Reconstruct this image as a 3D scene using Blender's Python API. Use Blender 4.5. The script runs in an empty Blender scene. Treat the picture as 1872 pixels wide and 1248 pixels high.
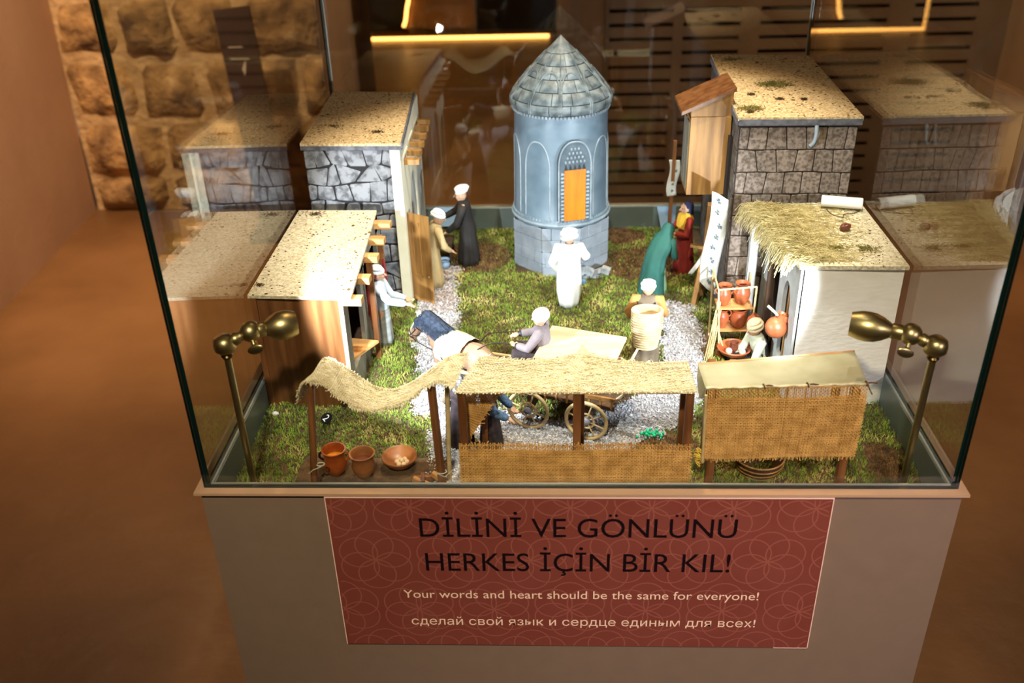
import bpy, math, random
from mathutils import Vector, Matrix, noise
random.seed(7)
R = random.Random(11)
PI = math.pi
OZ = 0.8            # the case rim stands 0.8 m above the room floor; coordinates below are given from the rim
sc = bpy.context.scene
COL = sc.collection

# ------------------------------------------------------------------ camera
def make_camera():
    p, yw, r, f = 0.520224723, 0.0503842652, -0.0298933531, 1732.45482
    cp, sp, cy, sy = math.cos(p), math.sin(p), math.cos(yw), math.sin(yw)
    fw = Vector((-sy*cp, cy*cp, -sp)); rt = Vector((cy, sy, 0)); up = rt.cross(fw)
    a = rt*math.cos(r) + up*math.sin(r); b = -rt*math.sin(r) + up*math.cos(r)
    cam = bpy.data.cameras.new('camera'); o = bpy.data.objects.new('camera', cam); COL.objects.link(o)
    o.matrix_world = Matrix(((a.x, b.x, -fw.x, 0.472743466), (a.y, b.y, -fw.y, -0.997264791),
                             (a.z, b.z, -fw.z, 0.796999242+OZ), (0, 0, 0, 1)))
    cam.sensor_width = 36; cam.lens = f*36/1872; cam.clip_start = 0.02
    cam.dof.use_dof = True; cam.dof.focus_distance = 1.48; cam.dof.aperture_fstop = 4.0
    sc.camera = o
make_camera()

# ------------------------------------------------------------------ world, exposure, room lights
sc.view_settings.view_transform = 'Standard'; sc.view_settings.look = 'None'
sc.view_settings.gamma = 1.0; sc.view_settings.use_curve_mapping = False
sc.view_settings.exposure = 0.0
w = bpy.data.worlds.new('world'); sc.world = w; w.use_nodes = True
w.node_tree.nodes['Background'].inputs[0].default_value = (0.9, 0.6, 0.4, 1)
w.node_tree.nodes['Background'].inputs[1].default_value = 0.22

def spot(name, loc, target, watt, color, angle=60, blend=0.4, size=0.03):
    l = bpy.data.lights.new(name, 'SPOT'); l.energy = watt; l.color = color
    l.spot_size = math.radians(angle); l.spot_blend = blend; l.shadow_soft_size = size
    o = bpy.data.objects.new(name, l); COL.objects.link(o); o.location = (loc[0], loc[1], loc[2]+OZ)
    o.rotation_euler = (Vector(target)-Vector(loc)).to_track_quat('-Z', 'Y').to_euler(); return o
def area(name, loc, target, watt, color, sx, sy):
    l = bpy.data.lights.new(name, 'AREA'); l.energy = watt; l.color = color; l.shape = 'RECTANGLE'; l.size = sx; l.size_y = sy
    o = bpy.data.objects.new(name, l); COL.objects.link(o); o.location = (loc[0], loc[1], loc[2]+OZ)
    o.rotation_euler = (Vector(target)-Vector(loc)).to_track_quat('-Z', 'Y').to_euler(); return o
WARM2 = (1.0, 0.70, 0.42); NEUT = (1.0, 0.9, 0.78); COOL = (0.80, 0.90, 1.0)
spot('ceiling_spot_stone', (-0.9, 1.0, 2.0), (-1.1, 3.0, -0.3), 330, WARM2, 75, 0.8, 0.05)
spot('ceiling_spot_left', (-1.0, 1.6, 2.0), (-1.2, 1.9, -0.8), 190, WARM2, 80, 1.0, 0.05)
spot('ceiling_spot_front', (0.35, -1.7, 1.9), (0.5, 0.2, -0.1), 255, (1.0, 0.82, 0.60), 40, 0.8, 0.05)
spot('sign_sheen_spot', (1.9, -1.5, 0.9), (0.86, 0.0, -0.2), 115, (1.0, 0.80, 0.90), 30, 1.0, 0.05)  # added low on the right to give the sign its pinkish sheen
spot('ceiling_spot_right', (2.0, 1.6, 2.0), (2.2, 2.2, -0.8), 170, WARM2, 90, 1.0, 0.05)
spot('ceiling_spot_slats', (1.2, 1.4, 2.0), (1.4, 3.0, -0.3), 62, (1.0, 0.68, 0.42), 80, 1.0, 0.05)
spot('ceiling_spot_passage', (0.0, 4.6, 2.0), (0.0, 4.9, -0.8), 120, (1.0, 0.62, 0.28), 95, 1.0, 0.05)
spot('ceiling_spot_case', (0.5, 0.9, 2.0), (0.5, 0.45, 0), 150, (1.0, 0.62, 0.32), 36, 0.6, 0.03)
spot('ceiling_spot_model', (0.62, 0.1, 2.0), (0.5, 0.5, 0), 215, (1.0, 0.96, 0.91), 34, 0.5, 0.03)

# ------------------------------------------------------------------ materials
MATS = {}
def mat(name, c1, c2=None, scale=60, rough=0.6, bump=0.0, bscale=None, bdist=0.001, metal=0.0, stretch=(1, 1, 1),
        lo=0.35, hi=0.65, c3=None, vary=0.0, emit=None, estr=0, spec=0.5, detail=4, sheen=0, alpha=None, pos3=0.85):
    m = bpy.data.materials.new(name); m.use_nodes = True; nt = m.node_tree; N = nt.nodes; L = nt.links
    b = N['Principled BSDF']; b.inputs['Roughness'].default_value = rough; b.inputs['Metallic'].default_value = metal
    b.inputs['Specular IOR Level'].default_value = spec
    if sheen: b.inputs['Sheen Weight'].default_value = sheen
    c2 = c2 or c1
    tc = N.new('ShaderNodeTexCoord'); mp = N.new('ShaderNodeMapping'); mp.inputs['Scale'].default_value = stretch
    L.new(tc.outputs['Object'], mp.inputs['Vector'])
    oi = N.new('ShaderNodeObjectInfo')
    nz = N.new('ShaderNodeTexNoise'); nz.inputs['Scale'].default_value = scale; nz.inputs['Detail'].default_value = detail
    L.new(mp.outputs[0], nz.inputs['Vector'])
    cr = N.new('ShaderNodeValToRGB'); e = cr.color_ramp.elements
    e[0].position = lo; e[0].color = (*c1, 1); e[1].position = hi; e[1].color = (*c2, 1)
    if c3: x = e.new(pos3 if pos3 > hi else hi+0.05); x.color = (*c3, 1)
    L.new(nz.outputs['Fac'], cr.inputs['Fac'])
    out = cr.outputs['Color']
    if vary:
        hs = N.new('ShaderNodeHueSaturation'); mr = N.new('ShaderNodeMapRange')
        mr.inputs['To Min'].default_value = 1-vary; mr.inputs['To Max'].default_value = 1+vary
        L.new(oi.outputs['Random'], mr.inputs['Value']); L.new(mr.outputs[0], hs.inputs['Value']); L.new(out, hs.inputs['Color']); out = hs.outputs['Color']
    L.new(out, b.inputs['Base Color'])
    if emit: b.inputs['Emission Color'].default_value = (*emit, 1); b.inputs['Emission Strength'].default_value = estr
    if bump:
        n2 = N.new('ShaderNodeTexNoise'); n2.inputs['Scale'].default_value = bscale or scale*2; n2.inputs['Detail'].default_value = 5
        L.new(mp.outputs[0], n2.inputs['Vector']); bp = N.new('ShaderNodeBump'); bp.inputs['Strength'].default_value = bump
        bp.inputs['Distance'].default_value = bdist; L.new(n2.outputs['Fac'], bp.inputs['Height']); L.new(bp.outputs[0], b.inputs['Normal'])
    MATS[name] = m; return m

def glass_material(name, tint=(0.97, 0.99, 0.975)):
    m = bpy.data.materials.new(name); m.use_nodes = True; nt = m.node_tree; N = nt.nodes; L = nt.links
    N.remove(N['Principled BSDF']); out = N['Material Output']
    tr = N.new('ShaderNodeBsdfTransparent'); tr.inputs[0].default_value = (*tint, 1)
    gl = N.new('ShaderNodeBsdfGlossy'); gl.inputs['Roughness'].default_value = 0.0
    geo = N.new('ShaderNodeNewGeometry'); mr = N.new('ShaderNodeMapRange')
    mr.inputs['To Min'].default_value = 1.66; mr.inputs['To Max'].default_value = 1/1.66
    L.new(geo.outputs['Backfacing'], mr.inputs['Value']); fr = N.new('ShaderNodeFresnel'); L.new(mr.outputs[0], fr.inputs['IOR'])
    mx = N.new('ShaderNodeMixShader'); L.new(fr.outputs[0], mx.inputs[0]); L.new(tr.outputs[0], mx.inputs[1]); L.new(gl.outputs[0], mx.inputs[2])
    L.new(mx.outputs[0], out.inputs['Surface']); MATS[name] = m; return m

mat('floor', (0.135, 0.062, 0.022), (0.235, 0.115, 0.045), 2.2, 0.42, 0.25, 14, 0.01, lo=0.3, hi=0.7, detail=8)
mat('plaster_wall', (0.50, 0.31, 0.20), (0.56, 0.36, 0.24), 3, 0.8, 0.2, 40, 0.004)
mat('plaster_right', (0.50, 0.33, 0.19), (0.58, 0.39, 0.24), 3, 0.8, 0.2, 40, 0.004)
mat('mortar', (0.40, 0.25, 0.12), (0.60, 0.40, 0.21), 14, 0.95, 0.8, 30, 0.02)
mat('block_stone', (0.10, 0.05, 0.02), (0.42, 0.245, 0.10), 9, 0.9, 1.0, 22, 0.03, lo=0.34, hi=0.6, c3=(0.66, 0.46, 0.24), vary=0.25, detail=9, pos3=0.75)
mat('pillar', (0.07, 0.04, 0.022), (0.16, 0.09, 0.05), 6, 0.85, 0.6, 25, 0.01, stretch=(1, 1, 0.25))
mat('slat_brown', (0.14, 0.088, 0.055), (0.18, 0.115, 0.072), 5, 0.6, 0.1, 60, 0.001)
mat('void', (0.012, 0.006, 0.004), None, 5, 0.95)
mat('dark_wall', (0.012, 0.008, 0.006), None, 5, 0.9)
mat('ceiling', (0.25, 0.16, 0.10), None, 5, 0.9)
mat('led_amber', (1, 0.6, 0.2), None, 5, 0.5, emit=(1.0, 0.42, 0.09), estr=7)
mat('led_white', (1, 1, 1), None, 5, 0.5, emit=(0.85, 0.93, 1.0), estr=45)
mat('recess_stone', (0.30, 0.15, 0.06), (0.42, 0.22, 0.09), 6, 0.9, 0.8, 14, 0.03)
mat('banner', (0.030, 0.014, 0.012), (0.045, 0.022, 0.018), 8, 0.5)
mat('banner_mark', (0.55, 0.45, 0.38), None, 8, 0.5)
mat('taupe', (0.185, 0.130, 0.088), (0.195, 0.137, 0.093), 30, 0.55, 0.08, 400, 0.0005)
mat('ledge', (0.42, 0.27, 0.16), (0.44, 0.285, 0.17), 30, 0.45)
mat('tray', (0.10, 0.125, 0.115), (0.12, 0.145, 0.135), 20, 0.35)
mat('channel', (0.55, 0.58, 0.55), None, 20, 0.3, metal=0.6)
mat('glass_edge', (0.004, 0.016, 0.014), None, 20, 0.12)
mat('glass_edge_highlight', (0.35, 0.36, 0.30), (0.6, 0.6, 0.52), 40, 0.15, stretch=(1, 1, 0.2))  # highlight on the rear glass edges put into the colour
glass_material('glass')
mat('sign_red', (0.185, 0.044, 0.030), (0.20, 0.052, 0.036), 12, 0.32, spec=0.6)
mat('sign_ring', (0.27, 0.082, 0.058), None, 12, 0.32)
mat('sign_edge', (0.85, 0.60, 0.48), None, 12, 0.4)
mat('print_black', (0.006, 0.002, 0.004), None, 12, 0.4)
mat('print_cream', (0.90, 0.66, 0.48), None, 12, 0.4)
mat('brass', (0.47, 0.38, 0.17), (0.56, 0.46, 0.23), 30, 0.36, metal=1.0)
mat('brass_dark', (0.13, 0.08, 0.03), None, 30, 0.3, metal=1.0)
mat('soil', (0.055, 0.03, 0.014), (0.12, 0.07, 0.03), 60, 0.95, 1.0, 200, 0.003)
mat('moss', (0.065, 0.10, 0.010), (0.25, 0.36, 0.045), 26, 0.9, lo=0.34, hi=0.54, c3=(0.55, 0.50, 0.16), detail=6, pos3=0.66)
mat('dry_moss', (0.10, 0.048, 0.015), (0.24, 0.13, 0.05), 60, 0.95, lo=0.4, hi=0.6)
mat('gravel', (0.24, 0.235, 0.25), (0.56, 0.55, 0.58), 160, 0.8)
mat('gravel_bed', (0.15, 0.14, 0.145), (0.33, 0.32, 0.33), 300, 0.9)
mat('gravel_brown', (0.20, 0.14, 0.12), (0.55, 0.48, 0.46), 160, 0.85)
mat('grey_stone', (0.10, 0.10, 0.11), (0.27, 0.27, 0.29), 75, 0.85, 0.5, 300, 0.001, vary=0.12, lo=0.38, hi=0.56)
mat('grey_joint', (0.018, 0.016, 0.018), None, 75, 0.9)
mat('brown_stone', (0.11, 0.08, 0.062), (0.28, 0.215, 0.175), 170, 0.85, 0.5, 300, 0.001, vary=0.13, lo=0.38, hi=0.60)
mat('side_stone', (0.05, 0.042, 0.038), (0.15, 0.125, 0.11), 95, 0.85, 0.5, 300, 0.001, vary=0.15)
mat('brown_joint', (0.035, 0.022, 0.015), None, 75, 0.9)
mat('cornice', (0.07, 0.07, 0.085), (0.17, 0.165, 0.19), 80, 0.85, 0.3)
mat('cork', (0.42, 0.27, 0.12), (0.72, 0.55, 0.32), 240, 0.92, 1.0, 420, 0.0015, lo=0.38, hi=0.6, detail=6)
mat('cork_pale', (0.50, 0.42, 0.27), (0.78, 0.71, 0.54), 240, 0.92, 1.0, 420, 0.0015, lo=0.38, hi=0.6, detail=6)
mat('speck', (0.05, 0.028, 0.01), (0.12, 0.07, 0.02), 200, 0.95)
mat('olive_speck', (0.11, 0.10, 0.02), (0.26, 0.21, 0.06), 100, 0.95)
mat('cream', (0.78, 0.74, 0.56), (0.84, 0.80, 0.64), 40, 0.7, 0.15, 200)
mat('white_plaster', (0.84, 0.80, 0.74), (0.90, 0.87, 0.82), 26, 0.75, 0.5, 90, 0.0015, stretch=(1, 1, 1.8))
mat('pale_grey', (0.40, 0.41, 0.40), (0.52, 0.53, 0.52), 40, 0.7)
mat('wood_red', (0.13, 0.042, 0.012), (0.27, 0.105, 0.035), 30, 0.45, 0.2, 90, 0.0006, stretch=(3, 3, 0.35))
mat('wood_board', (0.115, 0.042, 0.014), (0.22, 0.092, 0.032), 22, 0.38, 0.15, 90, 0.0005, stretch=(3.2, 3.2, 0.28), detail=7)
mat('wood_golden', (0.20, 0.088, 0.020), (0.44, 0.225, 0.062), 24, 0.5, 0.15, 90, 0.0005, stretch=(3.2, 3.2, 0.3), detail=7)
mat('wood_pale', (0.42, 0.32, 0.19), (0.55, 0.44, 0.29), 26, 0.6, 0.15, 80, 0.0005, stretch=(0.5, 3, 3), detail=6)
mat('wood_orange', (0.50, 0.23, 0.07), (0.72, 0.39, 0.15), 30, 0.5, 0.1, 90, stretch=(0.6, 3, 3))
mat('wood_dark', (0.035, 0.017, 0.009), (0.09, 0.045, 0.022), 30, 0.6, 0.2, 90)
mat('wood_grey', (0.17, 0.155, 0.12), (0.25, 0.23, 0.18), 30, 0.7, 0.2, 90, stretch=(3, 3, 0.4))
mat('wheel_wood', (0.52, 0.38, 0.17), (0.68, 0.52, 0.27), 60, 0.45, 0.1, 120)
mat('burlap_dark', (0.12, 0.05, 0.012), (0.2, 0.09, 0.025), 110, 0.9)
mat('burlap', (0.48, 0.25, 0.062), (0.70, 0.40, 0.12), 60, 0.9, lo=0.35, hi=0.65)
mat('burlap_lit', (0.58, 0.50, 0.32), (0.80, 0.72, 0.52), 110, 0.9)  # burlap again, with the light on the stall tops put into its colour
mat('straw', (0.60, 0.50, 0.28), (0.84, 0.76, 0.52), 90, 0.8)
mat('hay', (0.34, 0.27, 0.10), (0.60, 0.51, 0.26), 60, 0.85)
mat('canvas', (0.40, 0.38, 0.24), (0.52, 0.49, 0.34), 22, 0.85, 0.2, 500, 0.0004)
mat('tower_grey', (0.11, 0.165, 0.22), (0.20, 0.27, 0.34), 16, 0.38, 0.15, 160, 0.0006)
mat('tower_base', (0.24, 0.28, 0.34), (0.34, 0.38, 0.44), 30, 0.6, 0.2, 160, 0.0006, vary=0.06)
mat('tower_tile', (0.07, 0.09, 0.10), (0.20, 0.235, 0.25), 60, 0.5, 0.5, 220, 0.0008, vary=0.08)
mat('tower_joint', (0.02, 0.028, 0.033), None, 60, 0.8)
mat('tower_trim', (0.22, 0.27, 0.31), (0.34, 0.40, 0.45), 60, 0.5)
mat('portal_dark', (0.055, 0.085, 0.115), (0.09, 0.125, 0.16), 60, 0.5)
mat('tower_door', (0.66, 0.150, 0.003), (0.80, 0.22, 0.006), 26, 0.45, stretch=(3, 3, 0.5))
mat('rubble', (0.20, 0.22, 0.24), (0.42, 0.45, 0.48), 50, 0.8, 0.4, 200)
mat('terracotta', (0.30, 0.07, 0.025), (0.45, 0.12, 0.042), 60, 0.4, 0.1, 200)
mat('glazed_orange', (0.27, 0.055, 0.012), (0.42, 0.10, 0.018), 40, 0.25)
mat('glaze_yellow', (0.75, 0.27, 0.01), None, 40, 0.25)
mat('pot_brown', (0.26, 0.095, 0.03), (0.38, 0.15, 0.05), 40, 0.4)
mat('pot_dark', (0.13, 0.035, 0.018), (0.20, 0.06, 0.03), 40, 0.35)
mat('dough', (0.80, 0.63, 0.42), None, 40, 0.7)
mat('skin', (0.58, 0.34, 0.22), (0.64, 0.39, 0.26), 20, 0.55)
mat('skin_tan', (0.50, 0.26, 0.12), (0.56, 0.30, 0.15), 20, 0.55)
mat('cloth_white', (0.83, 0.83, 0.82), (0.9, 0.9, 0.88), 40, 0.85, 0.15, 300)
mat('cloth_black', (0.008, 0.006, 0.006), (0.02, 0.016, 0.015), 40, 0.8, 0.15, 300)
mat('cloth_green', (0.012, 0.085, 0.07), (0.02, 0.12, 0.10), 30, 0.75, 0.15, 300)
mat('cloth_mint', (0.22, 0.36, 0.20), (0.32, 0.46, 0.28), 40, 0.8)
mat('cloth_red', (0.24, 0.014, 0.012), (0.32, 0.028, 0.022), 40, 0.75)
mat('cloth_navy', (0.008, 0.012, 0.05), (0.02, 0.03, 0.09), 40, 0.8)
mat('cloth_lightblue', (0.46, 0.55, 0.66), (0.56, 0.64, 0.74), 50, 0.8, 0.2, 300)
mat('cloth_blue', (0.04, 0.10, 0.22), (0.14, 0.24, 0.40), 300, 0.85)
mat('cloth_greystripe', (0.24, 0.26, 0.27), (0.42, 0.44, 0.44), 40, 0.8, 0.5, 60, 0.003, stretch=(0.2, 0.2, 2.5))
mat('cloth_plaid', (0.012, 0.008, 0.010), (0.05, 0.03, 0.035), 120, 0.8)
mat('cloth_lavender', (0.16, 0.13, 0.14), (0.26, 0.215, 0.23), 30, 0.85, 0.2, 300)
mat('cloth_mauve', (0.24, 0.15, 0.16), (0.34, 0.22, 0.23), 30, 0.85, 0.2, 300)
mat('cloth_brown', (0.16, 0.115, 0.075), (0.24, 0.18, 0.12), 40, 0.85, 0.2, 300)
mat('cloth_tan', (0.42, 0.30, 0.14), (0.52, 0.38, 0.19), 30, 0.8, 0.2, 300)
mat('cloth_ochre', (0.46, 0.22, 0.06), (0.56, 0.29, 0.09), 30, 0.8)
mat('cloth_yellow', (0.78, 0.50, 0.05), None, 40, 0.8)
mat('cloth_sage', (0.44, 0.47, 0.36), (0.60, 0.62, 0.50), 60, 0.85)
mat('cloth_beige', (0.62, 0.48, 0.30), (0.72, 0.57, 0.38), 40, 0.85)
mat('scarf_patterned', (0.08, 0.10, 0.16), (0.55, 0.60, 0.68), 150, 0.8, lo=0.45, hi=0.55)
mat('glove', (0.02, 0.022, 0.03), None, 40, 0.5)
mat('leather', (0.012, 0.007, 0.006), None, 40, 0.45)
mat('horse_hide', (0.30, 0.165, 0.10), (0.42, 0.26, 0.17), 18, 0.6, 0.2, 300, 0.0005)
mat('horse_mane', (0.008, 0.014, 0.032), (0.03, 0.048, 0.085), 200, 0.85)
mat('fleece', (0.54, 0.50, 0.37), (0.70, 0.66, 0.52), 60, 0.9, 0.3, 200)
mat('wicker', (0.46, 0.33, 0.17), (0.66, 0.51, 0.31), 90, 0.7)
mat('foam', (0.88, 0.88, 0.86), None, 60, 0.7, 0.2, 300, 0.0004)
mat('wire', (0.04, 0.03, 0.02), None, 60, 0.4)
mat('towel_print', (0.05, 0.075, 0.11), (0.10, 0.14, 0.12), 200, 0.8)
mat('towel', (0.40, 0.385, 0.34), (0.50, 0.48, 0.44), 40, 0.85)
mat('pale_blue', (0.24, 0.36, 0.52), None, 40, 0.6)
mat('green_bead', (0.0, 0.42, 0.20), (0.02, 0.55, 0.30), 80, 0.35)
mat('badge', (0.008, 0.009, 0.013), None, 40, 0.35)
mat('quartz', (0.8, 0.78, 0.76), None, 40, 0.6)
mat('eye', (0.01, 0.008, 0.008), None, 40, 0.3)
mat('lip', (0.34, 0.10, 0.07), None, 40, 0.5)

# ------------------------------------------------------------------ mesh building
class MB:
    def __init__(s): s.v = []; s.f = []; s.m = []; s.mi = 0
    def add(s, vs, fs):
        b = len(s.v); s.v.extend([Vector(v) for v in vs]); s.f.extend([tuple(b+i for i in f) for f in fs]); s.m.extend([s.mi]*len(fs)); return s
    def box(s, x0, y0, z0, x1, y1, z1):
        vs = [(x0, y0, z0), (x1, y0, z0), (x1, y1, z0), (x0, y1, z0), (x0, y0, z1), (x1, y0, z1), (x1, y1, z1), (x0, y1, z1)]
        return s.add(vs, [(0, 3, 2, 1), (4, 5, 6, 7), (0, 1, 5, 4), (1, 2, 6, 5), (2, 3, 7, 6), (3, 0, 4, 7)])
    def hexa(s, bottom, top):      # two quads of corners, counter-clockwise from above
        return s.add(list(bottom)+list(top), [(0, 3, 2, 1), (4, 5, 6, 7), (0, 1, 5, 4), (1, 2, 6, 5), (2, 3, 7, 6), (3, 0, 4, 7)])
    def prism(s, poly, z0, z1):
        n = len(poly); vs = [(x, y, z0) for x, y in poly]+[(x, y, z1) for x, y in poly]
        return s.add(vs, [tuple(reversed(range(n))), tuple(range(n, 2*n))]+[(i, (i+1) % n, n+(i+1) % n, n+i) for i in range(n)])
    def beam(s, p, q, w_, h_, up=(0, 0, 1)):
        p = Vector(p); q = Vector(q); d = (q-p).normalized(); u = Vector(up); sx = d.cross(u)
        if sx.length < 1e-4: sx = d.cross(Vector((0, 1, 0)))
        sx.normalize(); uu = sx.cross(d).normalized(); a = sx*w_/2; b = uu*h_/2
        vs = [p-a-b, p+a-b, p+a+b, p-a+b, q-a-b, q+a-b, q+a+b, q-a+b]
        return s.add(vs, [(0, 1, 2, 3), (4, 7, 6, 5), (0, 4, 5, 1), (1, 5, 6, 2), (2, 6, 7, 3), (3, 7, 4, 0)])
    def tube(s, pts, rad, n=8, cap='flat'):
        pts = [Vector(p) for p in pts]
        rad = [rad]*len(pts) if not hasattr(rad, '__len__') else list(rad)
        if cap == 'round':
            d0 = (pts[0]-pts[1]).normalized(); d1 = (pts[-1]-pts[-2]).normalized(); r0, r1 = rad[0], rad[-1]
            pts = [pts[0]+d0*r0*.95, pts[0]+d0*r0*.6]+pts+[pts[-1]+d1*r1*.6, pts[-1]+d1*r1*.95]
            rad = [r0*.3, r0*.8]+rad+[r1*.8, r1*.3]
        t = (pts[1]-pts[0]).normalized(); a = t.orthogonal().normalized(); vs = []
        for i, p in enumerate(pts):
            tt = (pts[min(i+1, len(pts)-1)]-pts[max(i-1, 0)])
            if tt.length > 1e-9: tt.normalize(); a = (a-tt*a.dot(tt)).normalized(); t = tt
            b = t.cross(a)
            for k in range(n):
                an = 2*PI*k/n; vs.append(p+(a*math.cos(an)+b*math.sin(an))*rad[i])
        fs = []
        for i in range(len(pts)-1):
            for k in range(n):
                k2 = (k+1) % n; fs.append((i*n+k, i*n+k2, (i+1)*n+k2, (i+1)*n+k))
        fs.append(tuple(reversed(range(n)))); fs.append(tuple((len(pts)-1)*n+k for k in range(n)))
        return s.add(vs, fs)
    def rings(s, rings, n=32, closed=True, fold=None):   # (cx, cy, cz, rx, ry)
        vs = []
        for i, (cx, cy, cz, rx, ry) in enumerate(rings):
            for k in range(n):
                an = 2*PI*k/n; g = 1+(fold(i, an) if fold else 0)
                vs.append((cx+math.cos(an)*rx*g, cy+math.sin(an)*ry*g, cz))
        fs = []
        for i in range(len(rings)-1):
            for k in range(n):
                k2 = (k+1) % n; fs.append((i*n+k, i*n+k2, (i+1)*n+k2, (i+1)*n+k))
        if closed: fs.append(tuple(reversed(range(n)))); fs.append(tuple((len(rings)-1)*n+k for k in range(n)))
        return s.add(vs, fs)
    def lathe(s, prof, c, n=32, axis=None, closed=False):    # prof [(r, h)]
        c = Vector(c); ax = Vector(axis or (0, 0, 1)).normalized(); a = ax.orthogonal().normalized(); b = ax.cross(a); vs = []
        if axis is None: a, b = Vector((1, 0, 0)), Vector((0, 1, 0))
        for r, h in prof:
            for k in range(n):
                an = 2*PI*k/n; vs.append(c+ax*h+(a*math.cos(an)+b*math.sin(an))*r)
        fs = []
        for i in range(len(prof)-1):
            for k in range(n):
                k2 = (k+1) % n; fs.append((i*n+k, i*n+k2, (i+1)*n+k2, (i+1)*n+k))
        if closed: fs.append(tuple(reversed(range(n)))); fs.append(tuple((len(prof)-1)*n+k for k in range(n)))
        return s.add(vs, fs)
    def ball(s, c, r, n=12, m=8, rot=None):
        r = (r, r, r) if not hasattr(r, '__len__') else r; vs = []; c = Vector(c)
        for i in range(1, m):
            th = PI*i/m
            for k in range(n):
                ph = 2*PI*k/n; v = Vector((r[0]*math.sin(th)*math.cos(ph), r[1]*math.sin(th)*math.sin(ph), -r[2]*math.cos(th)))
                vs.append(c+(rot @ v if rot else v))
        top = Vector((0, 0, r[2])); top = rot @ top if rot else top
        vs += [c-top, c+top]; b = len(vs)-2; fs = []
        for i in range(m-2):
            for k in range(n):
                k2 = (k+1) % n; fs.append((i*n+k, i*n+k2, (i+1)*n+k2, (i+1)*n+k))
        for k in range(n): fs.append((b, (k+1) % n, k)); fs.append((b+1, (m-2)*n+k, (m-2)*n+(k+1) % n))
        return s.add(vs, fs)
    def torus(s, c, R_, r, axis=(0, 0, 1), n=32, m=8, sx=1, sy=1):
        ax = Vector(axis).normalized(); a = ax.orthogonal().normalized()
        if abs(ax.z) > .5: a = (Vector((1, 0, 0))-ax*ax.x).normalized()
        b = ax.cross(a); c = Vector(c); vs = []
        for i in range(n):
            u = 2*PI*i/n; d = a*math.cos(u)*sx+b*math.sin(u)*sy
            for k in range(m):
                v = 2*PI*k/m; vs.append(c+d*(R_+r*math.cos(v))+ax*r*math.sin(v))
        fs = [(i*m+k, ((i+1) % n)*m+k, ((i+1) % n)*m+(k+1) % m, i*m+(k+1) % m) for i in range(n) for k in range(m)]
        return s.add(vs, fs)
    def sheet(s, fn, nu, nv, thick=0.0):
        vs = [fn(i/nu, j/nv) for j in range(nv+1) for i in range(nu+1)]; W = nu+1
        fs = [(j*W+i, j*W+i+1, (j+1)*W+i+1, (j+1)*W+i) for j in range(nv) for i in range(nu)]
        s.add(vs, fs)
        return s
    def map(s, fn): s.v = [Vector(fn(v)) for v in s.v]; return s

def to_mesh(name, mb, mats, off=Vector((0, 0, 0)), smooth=False):
    me = bpy.data.meshes.new(name)
    me.from_pydata([tuple(v-off) for v in mb.v], [], mb.f)
    ms = mats if isinstance(mats, (list, tuple)) else [mats]
    for m in ms: me.materials.append(MATS[m])
    if len(ms) > 1: me.polygons.foreach_set('material_index', mb.m)
    if smooth: me.polygons.foreach_set('use_smooth', [True]*len(me.polygons))
    me.update(); return me
def root_loc(o):
    l = Vector((0, 0, 0))
    while o: l += o.location; o = o.parent
    return l
def finish(o, smooth, bevel, solid, ang):
    if solid:
        m = o.modifiers.new('solid', 'SOLIDIFY'); m.thickness = solid; m.offset = 0
    if bevel:
        m = o.modifiers.new('bevel', 'BEVEL'); m.width = bevel; m.segments = 2; m.limit_method = 'ANGLE'; m.angle_limit = math.radians(40)
    if smooth and ang:
        try: o.data.set_sharp_from_angle(angle=math.radians(ang))
        except Exception: pass
def part(name, mb, mats, parent, local=False, smooth=False, bevel=0, solid=0, label=None, kind=None, ang=50):
    off = Vector((0, 0, 0)) if local else root_loc(parent)
    o = bpy.data.objects.new(name, to_mesh(name, mb, mats, off, smooth)); COL.objects.link(o); o.parent = parent
    if label: o['label'] = label
    if kind: o['kind'] = kind
    finish(o, smooth, bevel, solid, ang); return o
def tagged(o, label=None, cat=None, group=None, kind=None):
    for k, v in (('label', label), ('category', cat), ('group', group), ('kind', kind)):
        if v: o[k] = v
    return o
def single(name, mb, mats, label, cat, group=None, kind=None, smooth=False, bevel=0, solid=0, ang=50, origin=None):
    xs = [v.x for v in mb.v]; ys = [v.y for v in mb.v]; zs = [v.z for v in mb.v]
    off = Vector(origin) if origin else Vector(((min(xs)+max(xs))/2, (min(ys)+max(ys))/2, min(zs)))
    o = bpy.data.objects.new(name, to_mesh(name, mb, mats, off, smooth)); COL.objects.link(o); o.location = off
    finish(o, smooth, bevel, solid, ang); return tagged(o, label, cat, group, kind)
def thing(name, loc, label, cat, group=None, rz=0, kind=None):
    o = bpy.data.objects.new(name, None); COL.objects.link(o); o.location = loc; o.rotation_euler = (0, 0, rz)
    o.empty_display_size = 0.02
    return tagged(o, label, cat, group, kind)
def struct(name, mb, mats, smooth=False, bevel=0):
    o = single(name, mb, mats, None, None, kind='structure', smooth=smooth, bevel=bevel, origin=(0, 0, 0)); return o
def copy_tree(o, parent=None):
    c = o.copy(); COL.objects.link(c); c.parent = parent
    for ch in list(o.children): copy_tree(ch, c)
    return c
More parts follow.
